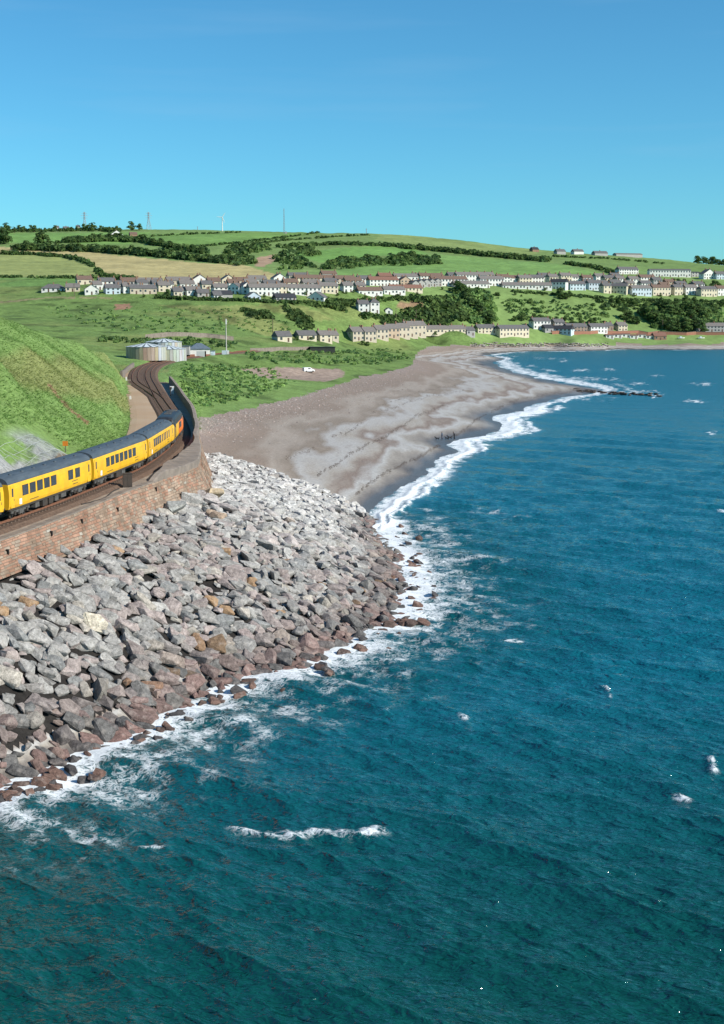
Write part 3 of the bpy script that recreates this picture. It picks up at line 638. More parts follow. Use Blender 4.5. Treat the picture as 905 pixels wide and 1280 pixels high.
# ---------------------------------------------------------------- rock armour
def rock_mat():
    m, n, l, b = nt('armour_rock'); b.inputs['Roughness'].default_value = 0.88; b.inputs['Specular IOR Level'].default_value = 0.2
    a = n.new('ShaderNodeAttribute'); a.attribute_name = 'tint'; tc = n.new('ShaderNodeTexCoord')
    def nz(s, d=8, r=0.6):
        x = n.new('ShaderNodeTexNoise'); x.inputs['Scale'].default_value = s; x.inputs['Detail'].default_value = d; x.inputs['Roughness'].default_value = r; l.new(tc.outputs['Object'], x.inputs[0]); return x.outputs['Fac']
    mr = n.new('ShaderNodeMapRange'); mr.inputs[1].default_value = 0.32; mr.inputs[2].default_value = 0.68; mr.inputs[3].default_value = 0.45; mr.inputs[4].default_value = 1.4; l.new(nz(2.6, 9, 0.72), mr.inputs[0])
    s = n.new('ShaderNodeVectorMath'); s.operation = 'SCALE'; l.new(a.outputs['Color'], s.inputs[0]); l.new(mr.outputs[0], s.inputs['Scale'])
    m3 = n.new('ShaderNodeMapRange'); m3.inputs[1].default_value = 0.35; m3.inputs[2].default_value = 0.65; m3.inputs[3].default_value = 0.68; m3.inputs[4].default_value = 1.22; l.new(nz(11, 6, 0.8), m3.inputs[0])
    s0 = s; s = n.new('ShaderNodeVectorMath'); s.operation = 'SCALE'; l.new(s0.outputs[0], s.inputs[0]); l.new(m3.outputs[0], s.inputs['Scale'])
    # lichen and iron blotches
    m2 = n.new('ShaderNodeMapRange'); m2.inputs[1].default_value = 0.56; m2.inputs[2].default_value = 0.70; m2.inputs[3].default_value = 0; m2.inputs[4].default_value = 0.5; l.new(nz(1.1, 6), m2.inputs[0])
    x = n.new('ShaderNodeMix'); x.data_type = 'RGBA'; x.inputs[7].default_value = (0.36, 0.315, 0.28, 1); l.new(m2.outputs[0], x.inputs[0]); l.new(s.outputs[0], x.inputs[6])
    l.new(x.outputs[2], b.inputs['Base Color'])
    bp = n.new('ShaderNodeBump'); bp.inputs['Strength'].default_value = 0.85; bp.inputs['Distance'].default_value = 0.14; l.new(nz(2.6, 10, 0.68), bp.inputs['Height']); l.new(bp.outputs[0], b.inputs['Normal'])
    return m
m_rock = rock_mat()
def rock_shape(r):
    """angular quarried block: hull of a random point set, edges chipped"""
    bm = bmesh.new(); sx, sy, sz = 1.0, r.uniform(0.55, 0.85), r.uniform(0.30, 0.52)
    for _ in range(15):
        while True:
            p = Vector((r.uniform(-1, 1), r.uniform(-1, 1), r.uniform(-1, 1)))
            q = max(abs(p.x), abs(p.y), abs(p.z))
            if q > 0.1 and abs(p.x)**3+abs(p.y)**3+abs(p.z)**3 < 1.9: break
        p = p/q*r.uniform(0.86, 1.0)
        if abs(p.x)+abs(p.y)+abs(p.z) > 2.25: p *= 0.86
        bm.verts.new((p.x*sx*0.5, p.y*sy*0.5, p.z*sz*0.5))
    res = bmesh.ops.convex_hull(bm, input=bm.verts)
    bmesh.ops.delete(bm, geom=[v for v in bm.verts if not v.link_faces], context='VERTS')
    bmesh.ops.dissolve_limit(bm, angle_limit=R(14), verts=bm.verts, edges=bm.edges)
    bmesh.ops.bevel(bm, geom=list(bm.edges), offset=0.04, segments=1, affect='EDGES', clamp_overlap=True)
    for v in bm.verts: v.co += Vector((r.uniform(-1, 1), r.uniform(-1, 1), r.uniform(-1, 1)))*0.012
    bmesh.ops.triangulate(bm, faces=[f for f in bm.faces if len(f.verts) > 4])
    bm.verts.index_update(); out = ([v.co.copy() for v in bm.verts], [tuple(v.index for v in f.verts) for f in bm.faces]); bm.free(); return out
r = random.Random(21)
SHAPES = [rock_shape(r) for _ in range(44)]
RP = np.array(ROCKPOLY)
boulders = []
def dist_wl(x, y):
    best = 1e9
    for k in range(len(WLW)-1):
        ax, ay = WLW[k][:2]; bx, by = WLW[k+1][:2]
        t = min(max(((x-ax)*(bx-ax)+(y-ay)*(by-ay))/((bx-ax)**2+(by-ay)**2), 0), 1); best = min(best, math.hypot(x-ax-t*(bx-ax), y-ay-t*(by-ay)))
    return best
def place_rock(x, y, size, lift, tint, zone, flat=0.5):
    e = 0.9; gx = (tz(x+e, y)-tz(x-e, y))/(2*e); gy = (tz(x, y+e)-tz(x, y-e))/(2*e)
    nrm = Vector((-gx, -gy, 1)).normalized(); nrm = (nrm+Vector((r.uniform(-1, 1), r.uniform(-1, 1), 0))*flat*0.55).normalized()
    q = nrm.to_track_quat('Z', 'Y'); yaw = r.gauss(R(-35), 0.55)
    M = Matrix.Translation((x, y, tz(x, y)+lift)) @ q.to_matrix().to_4x4() @ Matrix.Rotation(yaw, 4, 'Z') @ Matrix.Diagonal((size, size*r.uniform(.85, 1.15), size*r.uniform(.9, 1.2), 1))
    vs, fs = SHAPES[r.randrange(len(SHAPES))]
    boulders.append((M, vs, fs, tint, zone, size, (x, y)))
def rock_tint(x, y, dw):
    t = r.random(); k = r.uniform(0.78, 1.18)
    pale = max(0.0, min(1.0, (y-135)/40.0))*max(0, min(1, (dw-4)/6))
    if t < 0.50: c, nm = (0.325, 0.312, 0.295), 'grey'
    elif t < 0.80: c, nm = (0.345, 0.29, 0.272), 'pink'
    elif t < 0.90: c, nm = (0.23, 0.23, 0.225), 'slate'
    elif t < 0.985: c, nm = (0.38, 0.345, 0.30), 'buff'
    else: c, nm = (0.34, 0.22, 0.13), 'rust'
    c = tuple(v*(1-pale*0.7)+pv*pale*0.7 for v, pv in zip(c, (0.60, 0.59, 0.57)))
    if dw < 6.0:                                     # kelp-stained, wet blocks at the water
        f = max(0, 1-(dw/6.0)**1.5)*0.85; tgt = (0.17, 0.095, 0.08) if r.random() < 0.55 else (0.07, 0.066, 0.066)
        c = tuple(v*(1-f)+tv*f for v, tv in zip(c, tgt))
    return tuple(v*k for v in c), nm
# main layer on a jittered lattice
sp_ = 0.98; yv = 60.0; row = 0
while yv < 242:
    xv = -62.0+(row % 2)*sp_*0.5
    while xv < 14:
        x = xv+r.uniform(-.36, .36); y = yv+r.uniform(-.36, .36)
        px, py, dep = project(x, y, 4)
        if -70 < px < 600 and x > float(tx(y)+edge_o(y)+foot_o(y)*.75) and inpoly(np.array([x]), np.array([y]), ROCKPOLY)[0]:
            dw = dist_wl(x, y); s = r.choice((0.9, 1.3, 1.7, 1.9, 2.1, 2.5))*r.uniform(.82, 1.08)
            if y > 170: s *= 0.9
            c, nm = rock_tint(x, y, dw); zone = 'water' if dw < 3.0 else ('wall' if y < 170 and x < float(tx(y)+edge_o(y)+foot_o(y))+2.2 else 'slope')
            place_rock(x, y, s, r.choice((-.05, .1, .25, .4))+r.uniform(-.1, .1), c, (nm, zone), .55)
        xv += sp_
    yv += sp_*0.86; row += 1
# stragglers in the wash
for k in range(150):
    i = r.randrange(len(WLW)-1); t = r.random(); p = [WLW[i][j]*(1-t)+WLW[i+1][j]*t for j in (0, 1)]; d = abs(r.gauss(0, 1.6))+0.2
    x, y = p[0]+0.8*d, p[1]-0.6*d
    if y > 60: 
        c = r.choice(((0.10, 0.07, 0.06), (0.075, 0.07, 0.07), (0.16, 0.10, 0.08)))
        place_rock(x, y, r.uniform(0.9, 1.7), max(0, -tz(x, y))-r.uniform(0.0, 0.28), c, ('dark', 'wash'))
# the odd cream block, and big slabs against the wall's end
p = at_z(118, 791, 5.2); place_rock(p[0], p[1], 2.3, 0.75, (0.62, 0.55, 0.44), ('cream', 'one'))
def wallfoot(Y, o): return float(tx(Y)+edge_o(Y)+foot_o(Y))+o
place_rock(wallfoot(150, .6), 150, 3.6, 0.9, (0.42, 0.405, 0.38), ('slab', 'one')); place_rock(wallfoot(144, .9), 144, 3.4, 0.7, (0.33, 0.33, 0.31), ('slab2', 'one')); place_rock(wallfoot(157, .7), 157, 3.4, 0.7, (0.50, 0.39, 0.26), ('slab3', 'one'))
score = []
for i, bd in enumerate(boulders):
    px, py, dep = project(bd[0].translation.x, bd[0].translation.y, bd[0].translation.z)
    vis = -8 < px < 905 and py < 1285 and bd[2] is not None
    score.append((1e9 if bd[4][1] == 'one' else (bd[5]/dep if vis else 0), i))
keep = set(i for _, i in sorted(score, reverse=True)[:300])
LAB = {('grey', 'slope'): 'rough grey boulder packed on the open slope of the rock armour', ('pink', 'slope'): 'pinkish mauve boulder packed on the open slope of the rock armour', ('slate', 'slope'): 'dark slate grey boulder on the open slope of the rock armour',
       ('buff', 'slope'): 'pale buff boulder among the grey ones of the rock armour', ('rust', 'slope'): 'rusty orange brown boulder among the grey ones of the rock armour', ('dark', 'wash'): 'dark wet rock standing in the white wash off the boulders'}
NMW = {'grey': 'grey', 'pink': 'pinkish mauve', 'slate': 'dark slate grey', 'buff': 'pale buff', 'rust': 'rusty brown'}
ONE = {'cream': 'cream and ochre boulder, palest block on the grey rock slope', 'slab': 'large pale slab leaning on the flared end of the sea wall', 'slab2': 'large grey slab at the wall foot below the pale leaning slab', 'slab3': 'sandy ochre slab at the wall foot beside the grey slab'}
rest = MB()
for i, (M, vs, fs, tint, zone, size, xy) in enumerate(boulders):
    if i in keep:
        bb = MB(); S = M.to_3x3(); bb.add([S @ v for v in vs], fs, tint); o = bb.build('boulder', m_rock); o.location = M.translation
        nm, zn = zone
        if zn == 'one': lab = ONE[nm]
        elif zn == 'water': lab = 'stained %s boulder at the rock slope foot beside the wash' % NMW[nm]
        elif zn == 'wall': lab = '%s boulder in the top rows against the sea wall' % NMW[nm]
        else: lab = LAB[(nm, zn)]
        if zn != 'one':
            ex = [max(v[k] for v in vs)-min(v[k] for v in vs) for k in range(3)]; lum = sum(tint)/3
            words = ['large' if size > 2.25 else ('small' if size < 1.5 else ''), 'flat' if ex[2] < .34 else ('thick' if ex[2] > .42 else ''), 'light' if lum > .36 else ('dusky' if lum < .22 else '')]
            lab = ' '.join([w for w in words if w][:2]+[lab])
        tag(o, lab, 'boulder', 'boulders of the rock armour')
    else: rest.add([M @ v for v in vs], fs, tint)
tag(rest.build('rock_armour', m_rock), 'mass of smaller looking boulders covering the rest of the rock armour', 'boulders', kind='stuff')

# ---------------------------------------------------------------- the train
m_yel = pm('train_yellow', (0.84,0.47,0.012), (0.66,0.35,0.02), 0.9, 0.38, spec=0.5, detail=10)
m_roofg = pm('coach_roof_grey', (0.085,0.105,0.125), (0.055,0.07,0.085), 1.5, 0.55, 0.2, 6, stretch=(0.4, 2, 2))
m_dark = pm('underframe_black', (0.035,0.032,0.03), (0.06,0.045,0.035), 3, 0.75)
m_grey = pm('underframe_grey', (0.12,0.115,0.11), (0.07,0.065,0.06), 3, 0.7)
m_glass = pm('coach_glass', (0.045,0.045,0.05), (0.07,0.068,0.07), 1.0, 0.10, spec=0.6)
m_rub = pm('window_rubber', (0.05,0.045,0.04), None, 4, 0.7)
m_wheel = pm('wheel_steel', (0.10,0.075,0.06), (0.06,0.05,0.045), 6, 0.6, metal=0.3)
m_orange = pm('loco_orange', (0.80,0.20,0.03), (0.70,0.16,0.025), 1, 0.4, spec=0.5)
m_black = pm('loco_black', (0.022,0.024,0.028), (0.04,0.042,0.045), 2, 0.45)
m_white = pm('white_paint', (0.75,0.74,0.71), (0.66,0.65,0.62), 2, 0.6)
SEC = [(1.28,1.00),(1.36,1.25),(1.395,1.7),(1.40,2.15),(1.38,2.65),(1.32,3.05),(1.27,3.16)]
RSEC = [(1.29,3.15),(1.24,3.32),(1.08,3.50),(0.82,3.65),(0.45,3.75),(0,3.79)]
def bogie(parent, x, n_ax=2, base=2.6):
    f = MB(); 
    for y in (-1.08, 1.08): f.box((x, y, 0.66), (base+1.3, 0.14, 0.30)); f.box((x, y*1.06, 0.5), (0.9, 0.2, 0.34))
    f.box((x, 0, 0.75), (0.5, 2.0, 0.3)); o = f.build('bogie', m_grey, parent)
    for i in range(n_ax):
        xx = x+(i-(n_ax-1)/2)*base/(n_ax-1)
        for y in (-0.76, 0.76):
            w = MB(); w.tube((xx, y-.06, .46), (xx, y+.06, .46), .46, n=18); w.build('wheel', m_wheel, o)
        for y in (-1.16, 1.16): s_ = MB(); s_.box((xx, y, 0.5), (0.34, 0.16, 0.34)); s_.build('axlebox', m_dark, o)
def window(parent, x, w, h, z, yo):
    f = MB(); f.box((x, yo, z), (w+0.10, 0.05, h+0.10)); f = f.build('window', m_rub, parent)
    g = MB(); g.box((x, yo+0.014, z), (w, 0.045, h)); g.build('pane', m_glass, f)
def coach(s_mid, label, wins, boxes):
    L = 19.7; p1 = tpos(s_mid-7); p2 = tpos(s_mid+7); c = (p1+p2)/2; a = math.atan2(p2[1]-p1[1], p2[0]-p1[0])+math.pi
    # local +y is the seaward side: local x runs back along the line
    t = empty('passenger_coach', (c[0], c[1], BEDZ+0.55), a); tag(t, label, 'coach')
    b = MB(); h = L/2; ring = lambda x, k=1.0: [(x, y*k, z) for y, z in SEC]+[(x, -y*k, z) for y, z in reversed(SEC)]
    b.loft([ring(x) for x in (-h, -h+.4, h-.4, h)], closed=True, cap=True); b.build('body', m_yel, t)
    b = MB(); rr_ = lambda x, k=1.0: [(x, y, z) for y, z in RSEC]+[(x, -y, z) for y, z in reversed(RSEC[:-1])]
    b.loft([rr_(x) for x in (-h, -h+3, 0, h-3, h)], cap=True); ro = b.build('roof', m_roofg, t, smooth=False)
    for k in range(7):
        v = MB(); x = -h+2.2+k*2.55; v.tube((x, 0.55, 3.66), (x, 0.55, 3.82), .17, .13, 8); v.build('roof_vent', m_roofg, ro)
    for y in (1.29, -1.29):
        v = MB(); v.box((0, y, 3.135), (L, 0.06, 0.05)); v.build('gutter', m_roofg, t)
    for (x, w) in wins: window(t, x, w, 0.82, 2.30, 1.385)
    for x in (-h+0.72, h-0.72):
        d = MB(); d.box((x, 1.372, 2.02), (0.72, 0.05, 1.9)); d = d.build('door', m_yel, t)
        g = MB(); g.box((x, 1.382, 2.38), (0.30, 0.06, 0.72)); g.build('pane', m_glass, d)
        k_ = MB(); k_.box((x-.26, 1.40, 1.75), (.05, .05, .22)); k_.build('handle', m_grey, d)
    g = MB(); g.box((-h-.26, 0, 2.15), (.55, 1.25, 2.3)); g.build('gangway', m_dark, t)
    g = MB(); g.box((h+.22, 0, 2.15), (.40, 1.25, 2.3)); g.build('gangway', m_dark, t)
    u = MB(); u.box((0, 0, 0.93), (L-.4, 2.3, 0.18)); u.box((0, 1.2, 0.90), (L-.6, .12, .2)); u.build('solebar', m_dark, t)
    for (x, w, hh, mm) in boxes:
        u = MB(); u.box((x, 0.72, 0.83-hh/2), (w, 0.95, hh)); u.build('equipment_box', mm, t)
    bogie(t, -7.0); bogie(t, 7.0)
    for x in (-h-.25, h+.2):
        for y in (-.87, .87):
            u = MB(); u.tube((x-.25, y, 1.06), (x+.25, y, 1.06), .12, n=8); u.tube((x+(.22 if x > 0 else -.22), y, 1.06), (x+(.3 if x > 0 else -.3), y, 1.06), .24, n=10); u.build('buffer', m_dark, t)
    m = MB(); m.box((h-2.4, 1.372, 1.42), (0.5, 0.05, 0.5)); m.build('notice_panel', m_white, t)
    m = MB(); m.box((h-5.4, 1.372, 1.30), (1.9, 0.035, 0.05)); m.box((-h+4.4, 1.372, 1.34), (1.3, 0.035, 0.06)); m.box((-h+4.5, 1.378, 1.62), (1.5, 0.035, 0.06)); m.build('stencil_line', m_rub, t)
    return t
sA = s_of_Y(113.2)
gw = [(-1.2, .8, .55, m_grey), (0.2, 1.0, .6, m_dark), (1.6, 1.1, .62, m_dark), (-2.9, 1.2, .45, m_grey), (3.4, .9, .5, m_grey)]
# windows listed from the near end (local +x) to the far end
coach(sA-20.55+10.0, 'yellow test train coach coupled behind the coach with five and two windows', [(x, 1.15) for x in (6.1, 4.5, 2.9, 1.3, -.3, -2, -4, -5.6)], gw)
coach(sA+10.0, 'yellow coach with five windows, a gap, then two windows', [(6.4-i*1.62, 1.18) for i in range(5)]+[(-4.3, 1.12), (-6.1, 1.12)], gw)
coach(sA+20.4+10.0, 'yellow coach with an even row of seven windows, middle of the train', [(5.2-i*1.62, 1.10) for i in range(7)], [(0.9, 1.6, .6, m_dark), (-.9, 1.3, .55, m_grey), (3.2, .9, .4, m_grey)])
coach(sA+40.8+10.0, 'yellow coach with mixed wide and narrow windows coupled to the locomotive', [(5.6, 1.05), (4.1, 1.05), (2.6, 1.05), (1.1, 1.05), (-.6, .5), (-2.0, .5), (-3.2, .5), (-4.6, .5), (-6.2, .5)], gw)
def loco(s_mid):
    p1 = tpos(s_mid-6); p2 = tpos(s_mid+6); c = (p1+p2)/2; a = math.atan2(p2[1]-p1[1], p2[0]-p1[0])+math.pi
    t = empty('diesel_locomotive', (c[0], c[1], BEDZ+0.55), a); tag(t, 'orange, yellow and black diesel locomotive with nose cabs at the head of the train', 'locomotive')
    ST = [(-9.35, .95, 2.35), (-9.2, 1.15, 2.62), (-8.8, 1.28, 2.78), (-7.95, 1.32, 2.86), (-7.75, 1.33, 2.95), (-7.15, 1.34, 3.0), (-6.7, 1.35, 3.0), (-5.2, 1.35, 3.0), (-5.19, 1.35, 3.0), (0.6, 1.35, 3.0), (.61, 1.35, 3.0), (5.2, 1.35, 3.0), (6.7, 1.35, 3.0), (7.15, 1.34, 3.0), (7.75, 1.33, 2.95), (7.95, 1.32, 2.86), (8.8, 1.28, 2.78), (9.2, 1.15, 2.62), (9.35, .95, 2.35)]
    def low(st): x, w_, zt = st; return [(x, w_*.97, .95), (x, w_, 1.2), (x, w_, zt-.35), (x, w_*.9, zt-.08), (x, w_*.6, zt), (x, -w_*.6, zt), (x, -w_*.9, zt-.08), (x, -w_, zt-.35), (x, -w_, 1.2), (x, -w_*.97, .95)]
    for (i0, i1, mm) in ((0, 8, m_orange), (7, 11, m_orange), (10, 13, m_yel), (12, 15, m_black), (14, 19, m_yel)):
        b = MB(); b.loft([low(s_) for s_ in ST[i0:i1]], closed=True, cap=True); b.build('body_panel', mm, t)
    TP = [(-7.75, 1.1, 2.96), (-7.2, 1.22, 3.62), (-6.7, 1.26, 3.78), (-5.0, 1.27, 3.84), (5.0, 1.27, 3.84), (6.7, 1.26, 3.78), (7.2, 1.22, 3.62), (7.75, 1.1, 2.96)]
    b = MB(); b.loft([[(x, 1.345, 2.6), (x, w_, max(2.9, z-.45)), (x, w_*.8, z-.12), (x, w_*.4, z), (x, -w_*.4, z), (x, -w_*.8, z-.12), (x, -w_, max(2.9, z-.45)), (x, -1.345, 2.6)] for x, w_, z in TP], closed=True, cap=True); ro = b.build('roof', m_black, t)
    b = MB(); b.tube((-4.2, 0, 3.8), (-4.2, 0, 3.9), .85, n=18); b.build('radiator_fan', m_grey, ro)
    for x in (-1.5, .8, 2.2): b = MB(); b.box((x, 0, 3.86), (.9, .9, .1)); b.build('roof_hatch', m_grey, ro)
    for sx in (-1, 1):
        for y in (-.52, .52):
            b = MB(); b.box((sx*7.52, y, 3.27), (.06, .85, .5), pitch=-sx*0.68); b.build('windscreen', m_glass, t)
        b = MB(); b.box((sx*6.75, 1.335, 2.68), (.8, .06, .5)); b.build('cab_window', m_glass, t)
        d = MB(); d.box((sx*5.85, 1.345, 1.95), (.62, .05, 1.75)); d = d.build('cab_door', m_black if sx > 0 else m_orange, t)
        b = MB(); b.box((sx*5.85, 1.36, 2.5), (.4, .05, .45)); b.build('pane', m_glass, d)
        for y in (-.7, .7): b = MB(); b.tube((sx*9.25, y, 1.75), (sx*9.38, y, 1.75), .14, n=10); b.build('headlight', m_white, t)
        for y in (-.87, .87): b = MB(); b.tube((sx*9.3, y, 1.06), (sx*9.75, y, 1.06), .13, n=8); b.tube((sx*9.7, y, 1.06), (sx*9.8, y, 1.06), .25, n=10); b.build('buffer', m_dark, t)
    for k in range(4): b = MB(); b.box((-3.6+k*1.0, 1.352, 2.1), (.8, .04, .8)); b.build('louvre_panel', m_grey if k < 2 else m_black, t)
    u = MB(); u.box((0, 0, .9), (18.2, 2.4, .2)); u.box((0, 0, .55), (4.6, 2.3, .55)); u.build('fuel_tank', m_dark, t)
    bogie(t, -5.7, 3, 4.1); bogie(t, 5.7, 3, 4.1)
loco(sA+61.2+9.7)

# ---------------------------------------------------------------- trackside things
m_brown = pm('cabinet_brown', (0.075,0.058,0.048), (0.05,0.04,0.034), 2, 0.7)
s = s_of_Y(139.5); p = toff(s, 2.95, BEDZ+.02); d = tdir(s); a = math.atan2(d[1], d[0])-math.pi/2
t = empty('trackside_cabinet', p, a+R(20)); tag(t, 'dark brown steel equipment cabinet standing on the walkway beside the train', 'cabinet')
b = MB(); b.box((0, 0, .76), (.95, .60, 1.4)); cb = b.build('case', m_brown, t)
b = MB(); b.box((0, 0, .03), (1.05, .7, .06)); b.build('plinth', m_cap, t)
b = MB(); b.box((0, 0, 1.49), (1.02, .68, .06)); b.build('lid', m_brown, t)
for x in (-.24, .24): b = MB(); b.box((x, -.31, .78), (.44, .02, 1.26)); dd = b.build('door', m_brown, t); b = MB(); b.box((x*0.35, -.325, .8), (.03, .02, .14)); b.build('handle', m_grey, dd)
p = toff(s+.9, 3.1, BEDZ+.02); b = MB(); b.tube((0, 0, 0), (0, 0, 1.05), .05, n=8); b.tube((0, 0, 1.05), (0, 0, 1.10), .06, .03, n=8); o = b.build('marker_post', m_white); o.location = p; tag(o, 'short white post beside the brown trackside cabinet', 'post')
# fallen cable on the walkway
pts = [toff(s_of_Y(127)+k*1.25, 2.45+0.55*math.sin(k*0.55)+.06*k, BEDZ+.07) for k in range(10)]
b = MB()
for k in range(len(pts)-1): b.tube(pts[k], pts[k+1], .07, n=6)
tag(b.build('cable', m_dark), 'black cable lying loose on the walkway near the brown cabinet', 'cable')
# orange board on the bank above the first coach
p = hit(82, 566, 140, 260); t = empty('warning_board', p); tag(t, 'small orange board on a post at the end of the netted rock face', 'sign')
m_ob = pm('board_orange', (0.78,0.24,0.03), None, 3, 0.6)
b = MB(); b.tube((0, 0, -.2), (0, 0, .8), .05); b.build('post', m_grey, t); b = MB(); b.box((0, -.04, 1.0), (.6, .05, .55)); b.build('board', m_ob, t)
# white relay case and posts by the parapet beyond the loco
p = toff(s_of_Y(292), 3.4, BEDZ+.05); t = empty('signal_case', p, R(10)); tag(t, 'white and blue-grey relay case in the parapet shade by the junction', 'cabinet')
m_bw = pm('pale_blue_paint', (0.45,0.55,0.62), (0.38,0.47,0.55), 2, 0.6)
b = MB(); b.box((0, 0, .7), (.8, .6, 1.4)); b.build('case', m_bw, t); b = MB(); b.box((0, 0, 1.55), (.9, .7, .3)); b.build('hood', m_white, t)
p = toff(s_of_Y(285), 2.8, BEDZ+.05); b = MB(); b.tube((0, 0, 0), (0, 0, 1.6), .09); b.box((0, 0, 1.7), (.5, .3, .5)); o = b.build('signal_post', m_dark); o.location = p; tag(o, 'short dark ground signal post beside the white relay case', 'signal')
for (a_, b_) in ((158, 480), (163, 500)):
    p = hit(a_, b_, 200, 400); b = MB(); b.box((0, 0, .35), (.35, .25, .9), taper=.85); o = b.build('marker_stone', m_white); o.location = p; tag(o, 'small white marker block at the grassy edge of the lane', 'marker', 'white markers by the lane')
# wire netting pinned over the rock face
net = MB(); m_net = pm('wire_net', (0.62,0.64,0.66), (0.5,0.52,0.55), 2, 0.6)
for Y0 in np.arange(118, 148, 1.6):
    prev = None
    for o_ in np.arange(4.9, 9.6, 0.7):
        x = float(tx(Y0))-o_; y = Y0+0.35*math.sin(o_*1.3+Y0); q = (x, y, tz(x, y)+.10)
        if prev: net.tube(prev, q, .016, n=4, caps=False)
        prev = q
for o_ in np.arange(5.2, 9.8, 1.4):
    prev = None
    for Y0 in np.arange(118, 148, 1.2):
        x = float(tx(Y0))-o_; q = (x, Y0, tz(x, Y0)+.10)
        if prev: net.tube(prev, q, .014, n=4, caps=False)
        prev = q
tag(net.build('rockfall_net', m_net), 'pale wire rockfall netting draped over the grey cutting face', 'netting')
# low retaining wall beside the lane
t = empty('retaining_wall', hit(155, 470, 250, 420)); tag(t, 'low grey stone retaining wall at the bend of the lane', 'wall'); W0 = Vector(t.location)
pp = [hit(a_, b_, 250, 450) for a_, b_ in ((152,474),(156,468),(161,463),(167,459))]
b = MB(); b.loft([[(p[0]+.3, p[1], p[2]-.4), (p[0]+.25, p[1], p[2]+1.3), (p[0]-.3, p[1], p[2]+1.3), (p[0]-.35, p[1], p[2]-.4)] for p in pp], cap=True); b.build('masonry', m_cap, t).data.transform(Matrix.Translation(-W0))
# ---------------------------------------------------------------- buildings of the village
_hit0 = hit
def hit(px, py, y0=200, y1=3500):
    q = _hit0(px, py, y0, y1)
    if q: return q
    d = ray(px, py); best = None; Y = y0
    while Y < y1:
        t = Y/d[1]; g = tz(d[0]*t, Y); e = CAMH+d[2]*t-g
        if best is None or e < best[0]: best = (e, d[0]*t, Y, g)
        Y *= 1.01
    return best[1:]
HW = {'white': ((0.74,0.73,0.69), (0.66,0.65,0.61)), 'cream': ((0.66,0.58,0.44), (0.58,0.51,0.39)), 'buff': ((0.54,0.47,0.37), (0.46,0.40,0.32)), 'grey': ((0.40,0.39,0.37), (0.33,0.32,0.31)), 'pale blue': ((0.52,0.60,0.66), (0.46,0.54,0.60)), 'stone': ((0.34,0.26,0.20), (0.26,0.20,0.16)), 'brown': ((0.30,0.19,0.13), (0.24,0.15,0.11)), 'sandstone': ((0.50,0.38,0.28), (0.42,0.32,0.24))}
RW = {'slate': ((0.15,0.145,0.145), (0.105,0.10,0.10)), 'grey tiled': ((0.21,0.19,0.175), (0.15,0.135,0.125)), 'brown tiled': ((0.19,0.125,0.095), (0.14,0.095,0.075)), 'red tiled': ((0.24,0.125,0.09), (0.19,0.10,0.075)), 'dark': ((0.05,0.052,0.06), (0.035,0.037,0.043))}
def wmat(c): return pm('render_'+c, *HW[c], 0.6, 0.9, 0.15, 4)
def rmat(c): return pm('roof_'+c, *RW[c], 0.9, 0.8, 0.5, 3, stretch=(1, 1, 3))
m_pane = pm('house_glass', (0.03,0.035,0.045), (0.06,0.07,0.08), 1, 0.15, spec=0.5)
m_chim = pm('chimney_brick', (0.30,0.17,0.11), (0.22,0.13,0.09), 2, 0.9)
m_door = pm('door_paint', (0.12,0.07,0.05), (0.10,0.06,0.05), 2, 0.6)
_b = MB(); _b.box((0, 0, 0), (1, 1, 1)); UNIT = {}
def unit(name, mat, parent, loc, size, rz=0):
    if (name, mat.name) not in UNIT:
        o = _b.build(name, mat, parent); UNIT[(name, mat.name)] = o.data
    else:
        o = bpy.data.objects.new(name, UNIT[(name, mat.name)]); COL.objects.link(o); o.parent = parent
    o.location = loc; o.scale = size; o.rotation_euler = (0, 0, rz); return o
